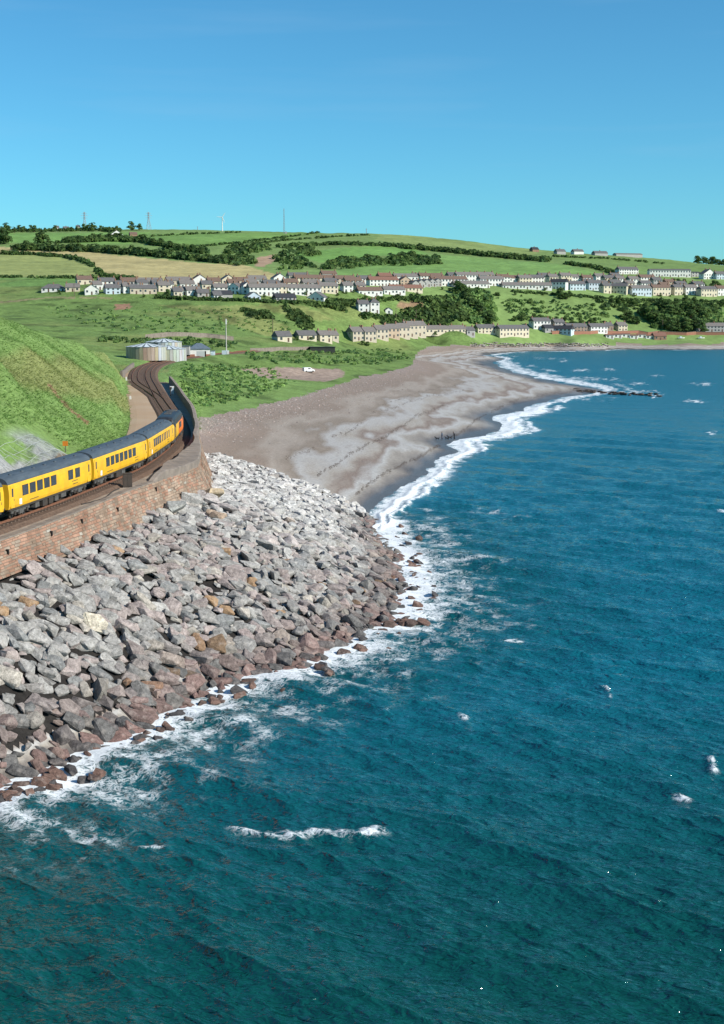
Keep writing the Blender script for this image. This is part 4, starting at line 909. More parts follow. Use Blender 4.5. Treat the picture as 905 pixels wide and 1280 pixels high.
def house(px, py, w, h, wall, roof, row, yaw=22, D=8.0, ridge='x', label=None, y0=450, chim=2, name='house', group=None, units=1, pitch=0.62, hip=False, cat='house', win=True, storeys=None):
    p = hit(px, py, y0); k = FPX/p[1]; ya = R(yaw); w *= 1.12
    Wm = max(4.0, (w/k - (D*math.sin(abs(ya)) if ridge == 'x' else 0))/max(0.5, math.cos(ya))); H_ = max(2.4, 1.12*h/k)
    if ridge == 'y': Wm = max(5.0, w/k)
    t = empty(name, (p[0], p[1]+D*0.35, p[2]-0.3), ya)
    hx, hy = Wm/2, D/2; e = 0.3
    b = MB()
    if ridge == 'x':
        rz_ = H_+hy*pitch
        if hip:
            b.box((0, 0, (H_-1.5)/2), (Wm, D, H_+1.5))
        else:
            b.add([(-hx,-hy,-1.5),(hx,-hy,-1.5),(hx,hy,-1.5),(-hx,hy,-1.5),(-hx,-hy,H_),(hx,-hy,H_),(hx,hy,H_),(-hx,hy,H_),(-hx,0,rz_-.05),(hx,0,rz_-.05)], [(0,1,5,4),(2,3,7,6),(1,2,6,9,5),(3,0,4,8,7)])
        b.build('wall', wmat(wall), t)
        b = MB(); ex = e+hx; ey = hy+e; ze = H_-e*pitch+.05; zt = rz_+.12
        ix = max(0.3, hx-hy) if hip else ex
        b.add([(-ex,-ey,ze),(ex,-ey,ze),(ex,ey,ze),(-ex,ey,ze),(-ix,0,zt),(ix,0,zt),(-ex,-ey,ze-.18),(ex,-ey,ze-.18),(ex,ey,ze-.18),(-ex,ey,ze-.18)], [(0,1,5,4),(2,3,4,5),(1,2,5),(3,0,4),(6,7,1,0),(7,8,2,1),(8,9,3,2),(9,6,0,3)])
    else:
        rz_ = H_+hx*pitch
        b.add([(-hx,-hy,-1.5),(hx,-hy,-1.5),(hx,hy,-1.5),(-hx,hy,-1.5),(-hx,-hy,H_),(hx,-hy,H_),(hx,hy,H_),(-hx,hy,H_),(0,-hy,rz_-.05),(0,hy,rz_-.05)], [(0,1,5,8,4),(2,3,7,9,6),(1,2,6,5),(3,0,4,7)]); b.build('wall', wmat(wall), t)
        b = MB(); ex = hx+e; ey = hy+e; ze = H_-e*pitch+.05; zt = rz_+.12
        b.add([(-ex,-ey,ze),(0,-ey,zt),(0,ey,zt),(-ex,ey,ze),(ex,-ey,ze),(ex,ey,ze),(-ex,-ey,ze-.18),(0,-ey,zt-.18),(0,ey,zt-.18),(-ex,ey,ze-.18),(ex,-ey,ze-.18),(ex,ey,ze-.18)], [(0,1,2,3),(1,4,5,2),(6,7,1,0),(7,10,4,1),(10,11,5,4),(9,6,0,3)])
    ro = b.build('roof', rmat(roof), t)
    if chim:
        for i in range(chim):
            f = 0 if chim == 1 else -1+2*i/(chim-1)
            if ridge == 'x': unit('chimney', m_chim, ro, (f*(hx-.5 if not hip else hx*.4), 0, rz_+.45), (.7, 1.0, 1.5))
            else: unit('chimney', m_chim, ro, (0, f*(hy-.8), rz_+.45), (.9, .7, 1.5))
    if win:
        st = storeys or (2 if H_ > 4.0 else 1); n = max(1, int(Wm/2.7)); sh = H_/st
        for j in range(st):
            for i in range(n):
                x = -hx+(i+.5)*Wm/n
                if j == 0 and i % 3 == 1: unit('door', m_door, t, (x, -hy, 1.05), (.95, .10, 2.1))
                else: unit('window', m_pane, t, (x, -hy, sh*j+sh*.58), (1.25, .10, min(1.35, sh*.5)))
        if abs(yaw) > 8 and st == 2: unit('window', m_pane, t, (-hx if yaw > 0 else hx, -.6, sh*1.55), (.10, .9, 1.1))
    lab = label or ('%s %s with %s roof %s' % (wall, name.replace('_', ' '), roof, row))
    return tag(t, lab, cat, group)
GU = 'houses of the upper village'; GL = 'cottages of the lower village'
def many(L, row, group, **kw):
    for a in L:
        kw2 = dict(kw); kw2.update(a[6] if len(a) > 6 else {}); house(*a[:6], row, group=group, **kw2)
# upper village, western end on the plateau edge below the hay fields
many([(66,365,27,4.5,'white','slate',dict(hip=True,chim=1,yaw=8,label='long low white bungalow at the open end of the upper village')),(90,365,17,5,'cream','grey tiled',dict(yaw=10)),(104,356,20,6,'cream','brown tiled',dict(chim=2)),(113,368,15,6.5,'white','slate',dict(ridge='y',yaw=14,D=10,label='white gabled house facing the sea slope with slate roof')),(132,360,22,7,'white','slate'),(139,368,20,7,'pale blue','slate'),(156,367,12,8,'white','grey tiled'),(168,368,18,6.5,'buff','slate'),(185,368,19,6.5,'buff','slate'),(203,365,17,7.5,'cream','grey tiled'),(160,357,22,5,'grey','brown tiled'),(186,357,30,5,'buff','grey tiled'),(222,356,30,5,'buff','grey tiled'),(210,363,13,7,'white','slate')], 'at the edge of the plateau field', GU, chim=2)
many([(228,369,22,5.5,'white','grey tiled'),(220,371,14,6,'cream','slate'),(240,370,20,6,'white','grey tiled'),(252,371,18,4.5,'grey','slate'),(248,357,20,6,'white','brown tiled',dict(ridge='y')),(274,367,20,7,'white','grey tiled'),(266,358,18,6,'buff','brown tiled'),(284,356,16,6,'cream','slate',dict(ridge='y')),(277,372,24,3,'grey','dark',dict(chim=0,name='garage',win=False,cat='garage',label='low dark row of garages below the upper village')),(295,368,14,8,'white','slate',dict(ridge='y',yaw=-25)),(306,367,13,9,'white','slate',dict(ridge='y',yaw=30))], 'in the middle of the upper village', GU)
many([(328,370,37,9,'white','grey tiled',dict(chim=4,label='long white terrace with pale blue gable end and three porches')),(350,369,15,8.5,'cream','grey tiled'),(378,370,41,8.5,'white','grey tiled',dict(chim=4,label='long white terrace with blue gable beside the playing field')),(408,367,26,8,'cream','grey tiled'),(433,366,15,7.5,'white','grey tiled'),(449,365,15,7.5,'cream','grey tiled'),(392,354,48,6,'cream','brown tiled',dict(chim=4)),(348,354,15,6,'white','slate',dict(ridge='y')),(320,355,24,6,'grey','grey tiled'),(300,356,20,5,'buff','brown tiled'),(430,355,26,6,'buff','brown tiled'),(315,375,15,3.5,'pale blue','grey tiled',dict(ridge='y',chim=0,label='small pale blue gabled bungalow below the white terraces')),(355,377,27,3.5,'grey','dark',dict(chim=0,label='low grey bungalow with dark roof below the white terraces')),(397,377,20,4,'white','slate',dict(ridge='y',yaw=-20,chim=0,label='white gabled bungalow at the top of the shrubby slope'))], 'among the terraces of the upper village', GU)
many([(461,370,31,6,'white','brown tiled',dict(label='low white row with blue gable above the shrubby bank')),(491,369,28,6,'white','grey tiled'),(506,364,40,4,'cream','red tiled',dict(label='long cream row with reddish roof above the bank')),(478,358,36,7,'white','red tiled',dict(label='white terrace with dull red roof and dark gable')),(480,350,18,5,'brown','red tiled'),(506,351,30,5,'white','grey tiled'),(505,357,13,6,'sandstone','brown tiled',dict(ridge='y')),(538,351,30,5.5,'white','brown tiled'),(560,358,44,8,'white','brown tiled',dict(chim=4,label='tall white terrace with blue gable above the wooded gully')),(588,353,38,8,'white','grey tiled',dict(chim=3)),(588,360,44,4.5,'white','grey tiled'),(613,358,31,8,'white','grey tiled',dict(chim=3))], 'above the wooded bank', GU)
for i in range(5): house(516+i*7, 360-i*.6, 9, 5.5, 'grey', 'slate', 'in the stepped row with slate roofs', ridge='y', yaw=28, D=11, chim=1, group=GU, label='grey house of the stepped row with steep slate roofs')
many([(658,362,57,4.5,'white','grey tiled',dict(chim=4,yaw=10,label='very long low white row on the cliff edge with blue gable')),(667,354,24,6,'white','slate'),(690,356,14,9,'cream','grey tiled'),(699,362,21,8.5,'white','dark',dict(yaw=-25,label='white house with dark slate slope at the end of the long row')),(706,352,16,7,'cream','grey tiled'),(720,363,22,7,'pale blue','slate'),(746,364,27,8.5,'pale blue','slate'),(717,353,16,6,'white','grey tiled'),(733,354,15,6,'white','brown tiled'),(749,352,15,6,'white','grey tiled'),(640,353,34,5,'white','brown tiled')], 'over the green cliff', GU)
many([(784,343,26,5.5,'white','slate',dict(label='white house on the hill above the school, with slate roof')),(837,346,47,7.5,'white','slate',dict(pitch=.3,yaw=5,chim=0,name='school',cat='school',label='long white school block with many tall windows on the hill')),(868,346,14,5,'grey','dark',dict(pitch=.2,chim=0)),(885,349,16,6,'white','slate',dict(ridge='y')),(900,349,16,6,'pale blue','slate'),(760,355,15,6.5,'cream','slate'),(774,356,13,7,'white','grey tiled'),(791,357,15,7.5,'white','grey tiled'),(808,354,21,6.5,'white','brown tiled'),(820,358,14,7,'grey','slate'),(768,350,14,5,'white','slate'),(836,358,14,5,'cream','brown tiled')], 'on the terraces under the school', GU)
many([(757,367,13,8.5,'cream','slate'),(775,368,20,8.5,'cream','slate',dict(yaw=-22)),(800,370,27,8.5,'pale blue','grey tiled'),(825,370,25,9,'cream','brown tiled'),(846,369,14,9,'cream','slate'),(862,369,18,8.5,'white','grey tiled'),(884,371,23,8.5,'cream','slate'),(903,370,20,8,'white','brown tiled')], 'facing the bay above the dark wood', GU)
many([(232,361,20,6,'white','grey tiled'),(258,362,18,6,'cream','slate'),(290,361,16,6.5,'white','brown tiled'),(270,374,14,3.5,'white','slate',dict(chim=0)),(312,361,18,6.5,'buff','grey tiled'),(338,361,22,6,'white','slate'),(362,360,20,6.5,'cream','brown tiled'),(388,361,24,6.5,'white','grey tiled'),(412,358,18,6,'white','slate'),(440,358,22,6.5,'grey','brown tiled'),(455,355,20,6,'white','slate'),(372,350,26,5,'buff','slate'),(410,348,20,5,'grey','brown tiled'),(120,362,14,6,'white','grey tiled'),(148,362,14,6,'cream','slate'),(176,361,16,6,'white','slate'),(194,361,14,6.5,'pale blue','slate'),(524,351,20,5.5,'cream','slate'),(570,350,24,5.5,'white','slate'),(606,350,22,5.5,'cream','grey tiled'),(628,353,18,6,'white','brown tiled'),(655,354,18,6,'cream','grey tiled'),(680,351,18,6,'white','slate'),(768,361,16,7,'white','slate'),(786,362,14,7,'cream','grey tiled'),(806,362,16,7,'white','slate'),(830,363,15,6,'white','brown tiled'),(850,362,16,6.5,'grey','slate'),(872,362,16,6,'white','slate'),(735,360,16,7,'white','slate')], 'in the closely packed second row of the upper village', GU)
# skyline and farm
many([(700,318,13,3.5,'grey','slate'),(722,318,14,3.5,'white','slate'),(750,319.5,18,3,'grey','slate'),(785,321,34,3,'grey','grey tiled',dict(chim=0,pitch=.3)),(668,315,10,3,'brown','dark')], 'standing on the green skyline', 'houses on the skyline', y0=1500, chim=1, D=9, win=False)
many([(145,298,13,4.5,'white','slate',dict(ridge='y',label='white gabled farmhouse among the hedges below the skyline')),(138,299,8,3,'white','grey tiled',dict(label='small white outbuilding beside the white farmhouse',chim=0)),(166,297,10,4,'brown','brown tiled',dict(name='barn',cat='barn',chim=0,label='brown stone barn beside the white farmhouse',win=False)),(70,286,7,4,'white','slate',dict(win=False)),(82,286,8,3,'white','slate',dict(win=False)),(97,285,6,4,'cream','slate',dict(win=False))], 'between the skyline trees', 'houses on the skyline', y0=1300, chim=1)
# white house on the bank, lower terrace, cottages by the line
house(453, 391, 15, 9, 'white', 'slate', '', ridge='x', yaw=15, label='tall white house wing on the shrubby bank', group=GL, y0=600)
house(467, 391, 13, 12, 'white', 'slate', '', hip=True, yaw=15, label='tall white villa with chimneys alone on the shrubby bank', group=GL, y0=600)
house(485, 393, 8, 5, 'white', 'slate', '', ridge='y', yaw=10, chim=0, label='small white gabled cottage beside the tall white villa', group=GL, y0=600)
many([(352,427,23,6.5,'cream','slate',dict(chim=0,label='cream hut with dark gable, first of the buildings by the line')),(381,425,26,5.5,'cream','slate',dict(chim=0,label='low cream cottage half hidden by a bush near the line')),(404,427,20,8,'cream','grey tiled'),(416,426,12,7,'buff','grey tiled')], 'beside the railway before the terrace', GL, y0=560, yaw=26)
for i, (a, b_, h_) in enumerate([(444,427,10),(459,426,10.5),(474,424.5,10.5),(488,423,10.5),(501,422,11),(511,421,12.5),(521,419.5,12)]):
    house(a, b_, 21, h_, 'buff' if i != 3 else 'sandstone', 'grey tiled', '', yaw=30, D=9, group=GL, y0=560, label='buff rendered house of the stepped terrace beside the railway', chim=2)
many([(550,419,58,5.5,'cream','grey tiled',dict(chim=5,label='long low cream row with many chimneys behind the stepped terrace')),(586,419,14,6,'grey','slate'),(606,419,25,6,'cream','slate'),(640,420,40,8.5,'cream','slate',dict(yaw=28,label='cream pair of cottages with big dark gable by the shore')),(675,412,24,9,'white','slate',dict(label='tall white cottage with two chimneys above the shore')),(684,417,14,5,'grey','dark',dict(chim=0)),(704,418,26,6,'pale blue','dark',dict(yaw=-28,label='dark roofed cottage with pale gable facing the bay')),(697,409,16,6,'grey','slate'),(719,417,28,6,'stone','slate'),(746,417,25,7,'white','slate',dict(yaw=26,label='white cottage row with blue gable by the brick wall')),(776,415,15,6.5,'cream','grey tiled'),(760,414,12,5,'stone','slate'),(893,416,44,6.5,'grey','grey tiled',dict(yaw=6,chim=1,label='long grey stone building behind the brick railway wall'))], 'close to the far shore', GL, y0=800)
# brick wall, lock-up huts, boats
m_brick = pm('far_brick', (0.36,0.17,0.11), (0.28,0.13,0.09), 1.2, 0.9, 0.3)
def run_wall(name, pts, hgt, th, mat, label, y0=400):
    P = [hit(a, b_, y0) for a, b_ in pts]; t = empty(name, P[0]); tag(t, label, 'wall'); O = Vector(P[0]); b = MB(); c = MB(); rr_ = []; rc = []
    for p in P:
        rr_.append([(p[0], p[1]-th/2, p[2]-1.2), (p[0], p[1]-th/2, p[2]+hgt), (p[0], p[1]+th/2, p[2]+hgt), (p[0], p[1]+th/2, p[2]-1.2)])
        rc.append([(p[0], p[1]-th/2-.12, p[2]+hgt), (p[0], p[1]-th/2-.12, p[2]+hgt+.2), (p[0], p[1]+th/2+.12, p[2]+hgt+.2), (p[0], p[1]+th/2+.12, p[2]+hgt)])
    b.loft(rr_, cap=True); b.build('masonry', mat, t).data.transform(Matrix.Translation(-O)); c.loft(rc, closed=True, cap=True); c.build('coping', m_cap, t).data.transform(Matrix.Translation(-O))
run_wall('brick_wall', [(690+i*12, 418.6+i*.05) for i in range(22)], 2.3, .6, m_brick, 'long red brick wall of the railway behind the far shore', 850)
run_wall('stone_bank_wall', [(182,424),(195,422),(210,421),(223,420.5),(240,421),(258,422),(275,423.5),(292,426)], 1.7, .8, m_cap, 'curved grey stone bank on the slope behind the storage tanks', 480)
run_wall('platform_wall', [(313,440),(330,439.3),(350,438.6),(372,438),(392,437.5)], 1.4, .8, m_cap, 'low stone wall beside the line past the mast', 520)
for i in range(6): house(762+i*10, 424, 9.5, 4, 'white', 'red tiled', '', yaw=4, D=5, chim=0, pitch=.25, group='lock-ups on the far shore', name='lock_up', cat='garage', y0=850, label='white fronted lock-up with reddish roof by the far beach')
house(824, 425, 16, 5, 'brown', 'red tiled', '', yaw=10, chim=1, label='red roofed brick cabin at the end of the white lock-ups', group=GL, y0=850)
def boat(px, py, label):
    p = hit(px, py, 900); b = MB(); rings = []
    t = empty('beached_boat', (p[0], p[1], p[2]+.1), R(12)); tag(t, label, 'boat', 'boats drawn up on the far shore')
    for x, w_, k in ((-2.8, .75, .25), (-1.5, 1.0, .1), (0, 1.1, 0), (1.5, .9, .1), (2.6, .4, .35), (3.2, .05, .6)): rings.append([(x, -w_, 1.2), (x, -w_*.7, .35+k), (x, 0, k), (x, w_*.7, .35+k), (x, w_, 1.2)])
    b.loft(rings, closed=True, cap=True); b.build('hull', m_white, t); b = MB(); b.box((-.3, 0, 1.55), (1.9, 1.3, .8), taper=.8); b.build('cabin', m_bw, t)
boat(851, 424.5, 'white cabin boat drawn up by the brick wall'); boat(876, 425, 'white cabin boat drawn up by the grey stone building')
# dark store by the line
p = hit(403, 440, 560); t = empty('store_shed', p, R(5)); tag(t, 'long flat dark shed beside the line below the cottages', 'shed'); b = MB(); b.box((0, 0, .9), (12, 5, 2.6)); b.build('wall', m_recess_shade if False else pm('tarred_boards', (0.03,0.035,0.03), (0.05,0.055,0.05), 1, .8), t); b = MB(); b.box((0, 0, 2.3), (12.6, 5.6, .22)); b.build('roof', rmat('dark'), t)

# ---------------------------------------------------------------- works by the bend: tanks, pump house, mast
m_panel = pm('tank_panel', (1, 1, 1), (0.78,0.72,0.66), 1.5, 0.5, attr='tint', stretch=(1, 1, .15), spec=.4)
m_troof = pm('tank_roof', (0.66,0.72,0.74), (0.52,0.58,0.60), 1.5, 0.5, spec=.4)
m_seam = pm('tank_seam', (0.14,0.17,0.19), None, 2, .6)
def tank(px, py, Y, rad, hh, label, sc):
    p = at_Y(px, py, Y); t = empty('storage_tank', (p[0], p[1], tz(p[0], p[1])-.3)); tag(t, label, 'tank', 'storage tanks by the bend'); n = 32; r_ = random.Random(sc)
    for i in range(n):
        a0 = 2*math.pi*(i+.04)/n; a1 = 2*math.pi*(i+.96)/n; b = MB(); q = []
        for rr_ in (rad, rad-.12): q += [(rr_*math.cos(a0), rr_*math.sin(a0), 0), (rr_*math.cos(a1), rr_*math.sin(a1), 0), (rr_*math.cos(a1), rr_*math.sin(a1), hh), (rr_*math.cos(a0), rr_*math.sin(a0), hh)]
        ang = math.degrees((a0+a1)/2) % 360; col = r_.choice(((0.40,0.34,0.25), (0.42,0.36,0.27), (0.38,0.31,0.22))) if ang < (318 if sc == 1 else 262) else r_.choice(((0.47,0.52,0.51), (0.45,0.51,0.52), (0.46,0.46,0.41)))
        col = tuple(c*r_.uniform(.9, 1.06) for c in col)
        b.add(q, [(0,1,2,3),(1,5,6,2),(3,2,6,7),(4,0,3,7)], col); b.build('panel', m_panel, t)
    b = MB(); b.tube((0, 0, 0), (0, 0, hh-.05), rad-.16, n=32, caps=False); b.build('inner_shell', m_seam, t)
    b = MB(); b.tube((0, 0, hh+.02), (0, 0, hh+1.0), rad+.05, .8, n=32); b.tube((0, 0, hh+.95), (0, 0, hh+1.35), .8, .5, n=12); ro = b.build('roof', m_seam, t)
    for i in range(16):
        b = MB(); a0 = 2*math.pi*(i+.16)/16; a1 = 2*math.pi*(i+.84)/16
        b.add([((rad+.25)*math.cos(a0), (rad+.25)*math.sin(a0), hh+.06), ((rad+.25)*math.cos(a1), (rad+.25)*math.sin(a1), hh+.06), (.8*math.cos(a1), .8*math.sin(a1), hh+1.16), (.8*math.cos(a0), .8*math.sin(a0), hh+1.16)], [(0,1,2,3)]); b.build('roof_sheet', m_troof, ro)
tank(183, 446, 466, 6.9, 4.6, 'rust streaked storage tank with white ribbed conical roof, nearer the lane', 1)
tank(211, 445, 476, 6.2, 4.7, 'pale blue and cream storage tank with ribbed roof beside the pump house', 2)
tank(205, 440, 492, 6.5, 5.0, 'storage tank behind the other two, only its ribbed roof showing', 4)
p = at_Y(248, 440.5, 515); t = empty('pump_house', (p[0], p[1]+2.5, tz(p[0], p[1])-.1), R(12)); tag(t, 'white pump house with hipped blue slate roof and brick corner by the mast', 'building')
m_sl = pm('blue_slate', (0.13,0.17,0.21), (0.09,0.12,0.15), 1.5, .7, .3)
b = MB(); b.box((0, 0, 1.6), (7.6, 6, 3.8)); b.build('wall', wmat('white'), t)
b = MB(); b.add([(-4.2,-3.4,3.5),(4.2,-3.4,3.5),(4.2,3.4,3.5),(-4.2,3.4,3.5),(-.9,0,5.5),(.9,0,5.5),(-4.2,-3.4,3.3),(4.2,-3.4,3.3),(4.2,3.4,3.3),(-4.2,3.4,3.3)], [(0,1,5,4),(2,3,4,5),(1,2,5),(3,0,4),(6,7,1,0),(7,8,2,1),(8,9,3,2),(9,6,0,3)]); b.build('roof', m_sl, t)
b = MB(); b.box((0.3, -3.02, 1.25), (2.9, .12, 2.6)); dd = b.build('roller_door', pm('door_grey', (0.44,0.47,0.46), (0.36,0.39,0.38), 1, .6, stretch=(1, 1, 9)), t)
b = MB(); b.box((2.1, -3.0, 1.25), (.5, .1, 2.6)); b.build('door_reveal', m_recess_shade, t)  # flat black slab painted as the shaded reveal
for (x, w_) in ((3.05, 1.5), (-2.9, 1.9)): b = MB(); b.box((x, -3.04, .6), (w_, .16, 1.5)); b.build('brick_plinth', m_brick, t)
for (px, py, Y, sz, lb) in ((229, 441, 512, (5, 3, 3.2), 'grey plant housing between the tanks and the pump house'), (221, 434, 530, (3, 2, 3.0), 'small grey vent housing behind the tanks'), (266, 441, 522, (1.6, 1.4, 2.4), 'pale green kiosk beside the pump house')):
    p = at_Y(px, py, Y); t = empty('plant_housing', (p[0], p[1], tz(p[0], p[1])-.2)); tag(t, lb, 'housing'); b = MB(); b.box((0, 0, sz[2]/2), sz); b.build('case', wmat('grey' if sz[0] > 2 else 'pale blue'), t); b = MB(); b.box((0, 0, sz[2]+.1), (sz[0]+.3, sz[1]+.3, .2)); b.build('roof', m_sl, t); b = MB(); b.box((0, -sz[1]/2-.03, sz[2]*.4), (sz[0]*.3, .1, sz[2]*.7)); b.build('door', m_bw, t)
p = at_Y(283, 441.5, 540); t = empty('radio_mast', (p[0], p[1], tz(p[0], p[1])-.2)); tag(t, 'tall grey radio mast with a white equipment kiosk at its foot', 'mast')
b = MB(); b.tube((0, 0, 0), (0, 0, 11), .26, .2); b.tube((0, 0, 11), (0, 0, 14.8), .16, .1); b.build('pole', pm('mast_grey', (0.50,0.47,0.42), (0.42,0.40,0.36), 2, .6), t); b = MB(); b.box((.1, 0, 13.4), (.5, .5, 2.0)); b.build('antenna', m_white, t)
b = MB(); b.box((-.3, -.9, 1.0), (2.7, 1.6, 2.2)); k_ = b.build('kiosk', pm('kiosk_paint', (0.60,0.68,0.72), (0.52,0.6,0.64), 2, .6), t); b = MB(); b.box((.7, -1.72, 1.0), (.9, .06, 1.7)); b.build('kiosk_door', m_white, k_)

# ---------------------------------------------------------------- pylons, turbine, poles
m_steel = pm('galvanised', (0.30,0.33,0.36), (0.24,0.27,0.30), 2, .6)
def pylon(px, py, hpx, label):
    p = hit(px, py, 1700); hh = hpx*p[1]/FPX; t = empty('electricity_pylon', p, R(25)); tag(t, label, 'pylon', 'pylons on the skyline'); b = MB(); w0 = hh*.13; w1 = hh*.03
    C = lambda z: w0+(w1-w0)*min(1, z/(hh*.62)) if z < hh*.62 else w1
    lv = [0, .2, .38, .52, .62, .75, .88, 1.0]
    for sx, sy in ((1,1),(1,-1),(-1,1),(-1,-1)):
        for a, c in zip(lv[:-1], lv[1:]): b.tube((sx*C(a*hh), sy*C(a*hh), a*hh), (sx*C(c*hh), sy*C(c*hh), c*hh), .22, n=4)
    b.build('tower_leg', m_steel, t); b = MB()
    for a, c in zip(lv[:-1], lv[1:]):
        for sy in (-1, 1): b.tube((C(a*hh), sy*C(a*hh), a*hh), (-C(c*hh), sy*C(c*hh), c*hh), .15, n=4); b.tube((-C(a*hh), sy*C(a*hh), a*hh), (C(c*hh), sy*C(c*hh), c*hh), .15, n=4)
    b.build('bracing', m_steel, t)
    for f, w_ in ((.66, .17), (.79, .21), (.91, .15)):
        b = MB(); b.tube((-w_*hh, 0, f*hh), (w_*hh, 0, f*hh), .2, n=4); b.tube((-w_*hh, 0, f*hh), (0, 0, (f+.05)*hh), .15, n=4); b.tube((w_*hh, 0, f*hh), (0, 0, (f+.05)*hh), .15, n=4); b.build('cross_arm', m_steel, t)
pylon(106, 286, 22, 'electricity pylon rising behind the skyline trees'); pylon(186, 286, 21, 'electricity pylon standing clear on the bare skyline')
p = hit(278, 289, 1700); t = empty('wind_turbine', p); tag(t, 'small white wind turbine with three blades on the skyline', 'turbine'); b = MB(); b.tube((0, 0, 0), (0, 0, 19), .75, .45, 10); b.build('tower', m_white, t); b = MB(); b.box((0, .6, 19.3), (1.0, 2.6, 1.1)); b.build('nacelle', m_white, t)
for k in range(3):
    a = R(35+120*k); b = MB(); b.loft([[(math.sin(a)*r_-math.cos(a)*w_, -.9, 19.3+math.cos(a)*r_+math.sin(a)*w_), (math.sin(a)*r_, -1.1, 19.3+math.cos(a)*r_), (math.sin(a)*r_+math.cos(a)*w_, -.9, 19.3+math.cos(a)*r_-math.sin(a)*w_), (math.sin(a)*r_, -.75, 19.3+math.cos(a)*r_)] for r_, w_ in ((.3, .35), (2, .5), (8, .15))], closed=True, cap=True); b.build('blade', m_white, t)
p = hit(355, 292, 1700); t = empty('lattice_mast', p); tag(t, 'tall slim lattice mast with a cabin on the skyline field', 'mast'); b = MB()
for k in range(3):
    a = 2.1*k; b.tube((1.3*math.cos(a), 1.3*math.sin(a), 0), (.5*math.cos(a), .5*math.sin(a), 34), .28, .2, 4)
for z in range(0, 32, 3):
    for k in range(3):
        f = 1.3-.8*z/34; a = 2.1*k; a2 = 2.1*(k+1); b.tube((f*math.cos(a), f*math.sin(a), z), (f*math.cos(a2), f*math.sin(a2), z+3), .14, n=4)
b.build('lattice', m_steel, t); b = MB(); b.box((2.5, 0, 1.2), (3, 2.5, 3)); b.build('cabin', wmat('grey'), t)
for (px, py, hh, y0, lb) in ((458, 293, 8, 1700, 'lone dark post on the distant skyline field'), (247, 287.5, 5, 1700, 'short distant post on the skyline between pylon and turbine')):
    p = hit(px, py, y0); b = MB(); b.tube((0, 0, -.5), (0, 0, hh), .5, .4, 6); b.box((0, 0, hh*.85), (2.2, .3, .3)); o = b.build('skyline_post', m_steel); o.location = p; tag(o, lb, 'post')
m_pole = pm('pole_timber', (0.16,0.12,0.09), None, 3, .9)
for (px, py, y0) in ((828, 414, 900), (836.5, 414, 900), (856, 414, 900), (341, 416, 500), (520, 402, 800), (93, 371, 700), (262, 374, 700), (495, 400, 800)):
    p = hit(px, py, y0); t = empty('telegraph_pole', p); tag(t, 'brown timber telegraph pole ' + ('beside the far railway wall' if px > 800 else 'on the grassy slope below the village'), 'pole', 'telegraph poles')
    b = MB(); b.tube((0, 0, -.5), (0, 0, 8), .22, .16, 6); b.build('pole', m_pole, t); b = MB(); b.box((0, 0, 7.4), (1.8, .15, .15)); b.build('crossarm', m_pole, t)

# ---------------------------------------------------------------- foliage
m_leaf = pm('foliage', (1, 1, 1), (0.72,0.78,0.66), 1.5, 0.9, attr='tint', spec=.15)
_n = m_leaf.node_tree; _tr = _n.nodes.new('ShaderNodeBsdfTranslucent'); _ms = _n.nodes.new('ShaderNodeMixShader'); _ms.inputs[0].default_value = .38
_n.links.new(_n.nodes['Principled BSDF'].inputs['Base Color'].links[0].from_socket, _tr.inputs['Color']); _n.links.new(_n.nodes['Principled BSDF'].outputs[0], _ms.inputs[1]); _n.links.new(_tr.outputs[0], _ms.inputs[2]); _n.links.new(_ms.outputs[0], _n.nodes['Material Output'].inputs[0])
m_bark = pm('bark', (0.10,0.075,0.055), (0.07,0.055,0.04), 3, .95)
_r = np.random.default_rng(77)
def leaf_quads(C, S, n, size, cols):
    """n leaf-spray faces spread over the shells of ellipsoids (centres C, radii S)"""
    C = np.asarray(C, float); S = np.asarray(S, float); m = len(C); k = np.repeat(np.arange(m), n)
    d = _r.normal(size=(m*n, 3)); d /= np.linalg.norm(d, axis=1, keepdims=True); d[:, 2] = np.where(d[:, 2] < -.35, -d[:, 2], d[:, 2])
    P = C[k]+d*S[k]*_r.uniform(.72, 1.08, (m*n, 1))
    nn = d+_r.normal(0, .45, (m*n, 3)); nn /= np.linalg.norm(nn, axis=1, keepdims=True)
    a = np.cross(nn, _r.normal(size=(m*n, 3))); a /= np.linalg.norm(a, axis=1, keepdims=True); b_ = np.cross(nn, a)
    s_ = (size*S[k].mean(axis=1)*_r.uniform(.6, 1.3, m*n))[:, None]
    V = np.stack([P-a*s_-b_*s_*.7, P+a*s_*.9-b_*s_*.8, P+a*s_*.8+b_*s_*.9, P-a*s_*.7+b_*s_*.8+nn*s_*.3], 1).reshape(-1, 3)
    F = np.arange(m*n*4).reshape(-1, 4); T = np.repeat(np.asarray(cols)[k]*_r.uniform(.75, 1.25, (m*n, 1)), 4, axis=0)
    return V, F, T
def leaf_obj(name, C, S, n, size, cols, parent=None):
    V, F, T = leaf_quads(C, S, n, size, cols); o = np_mesh(name, V, F, m_leaf, {'tint': T}, smooth=False)
    if parent: o.parent = parent
    return o
GR = np.array([(0.078,0.13,0.045), (0.10,0.155,0.05), (0.064,0.112,0.045), (0.115,0.17,0.055)])
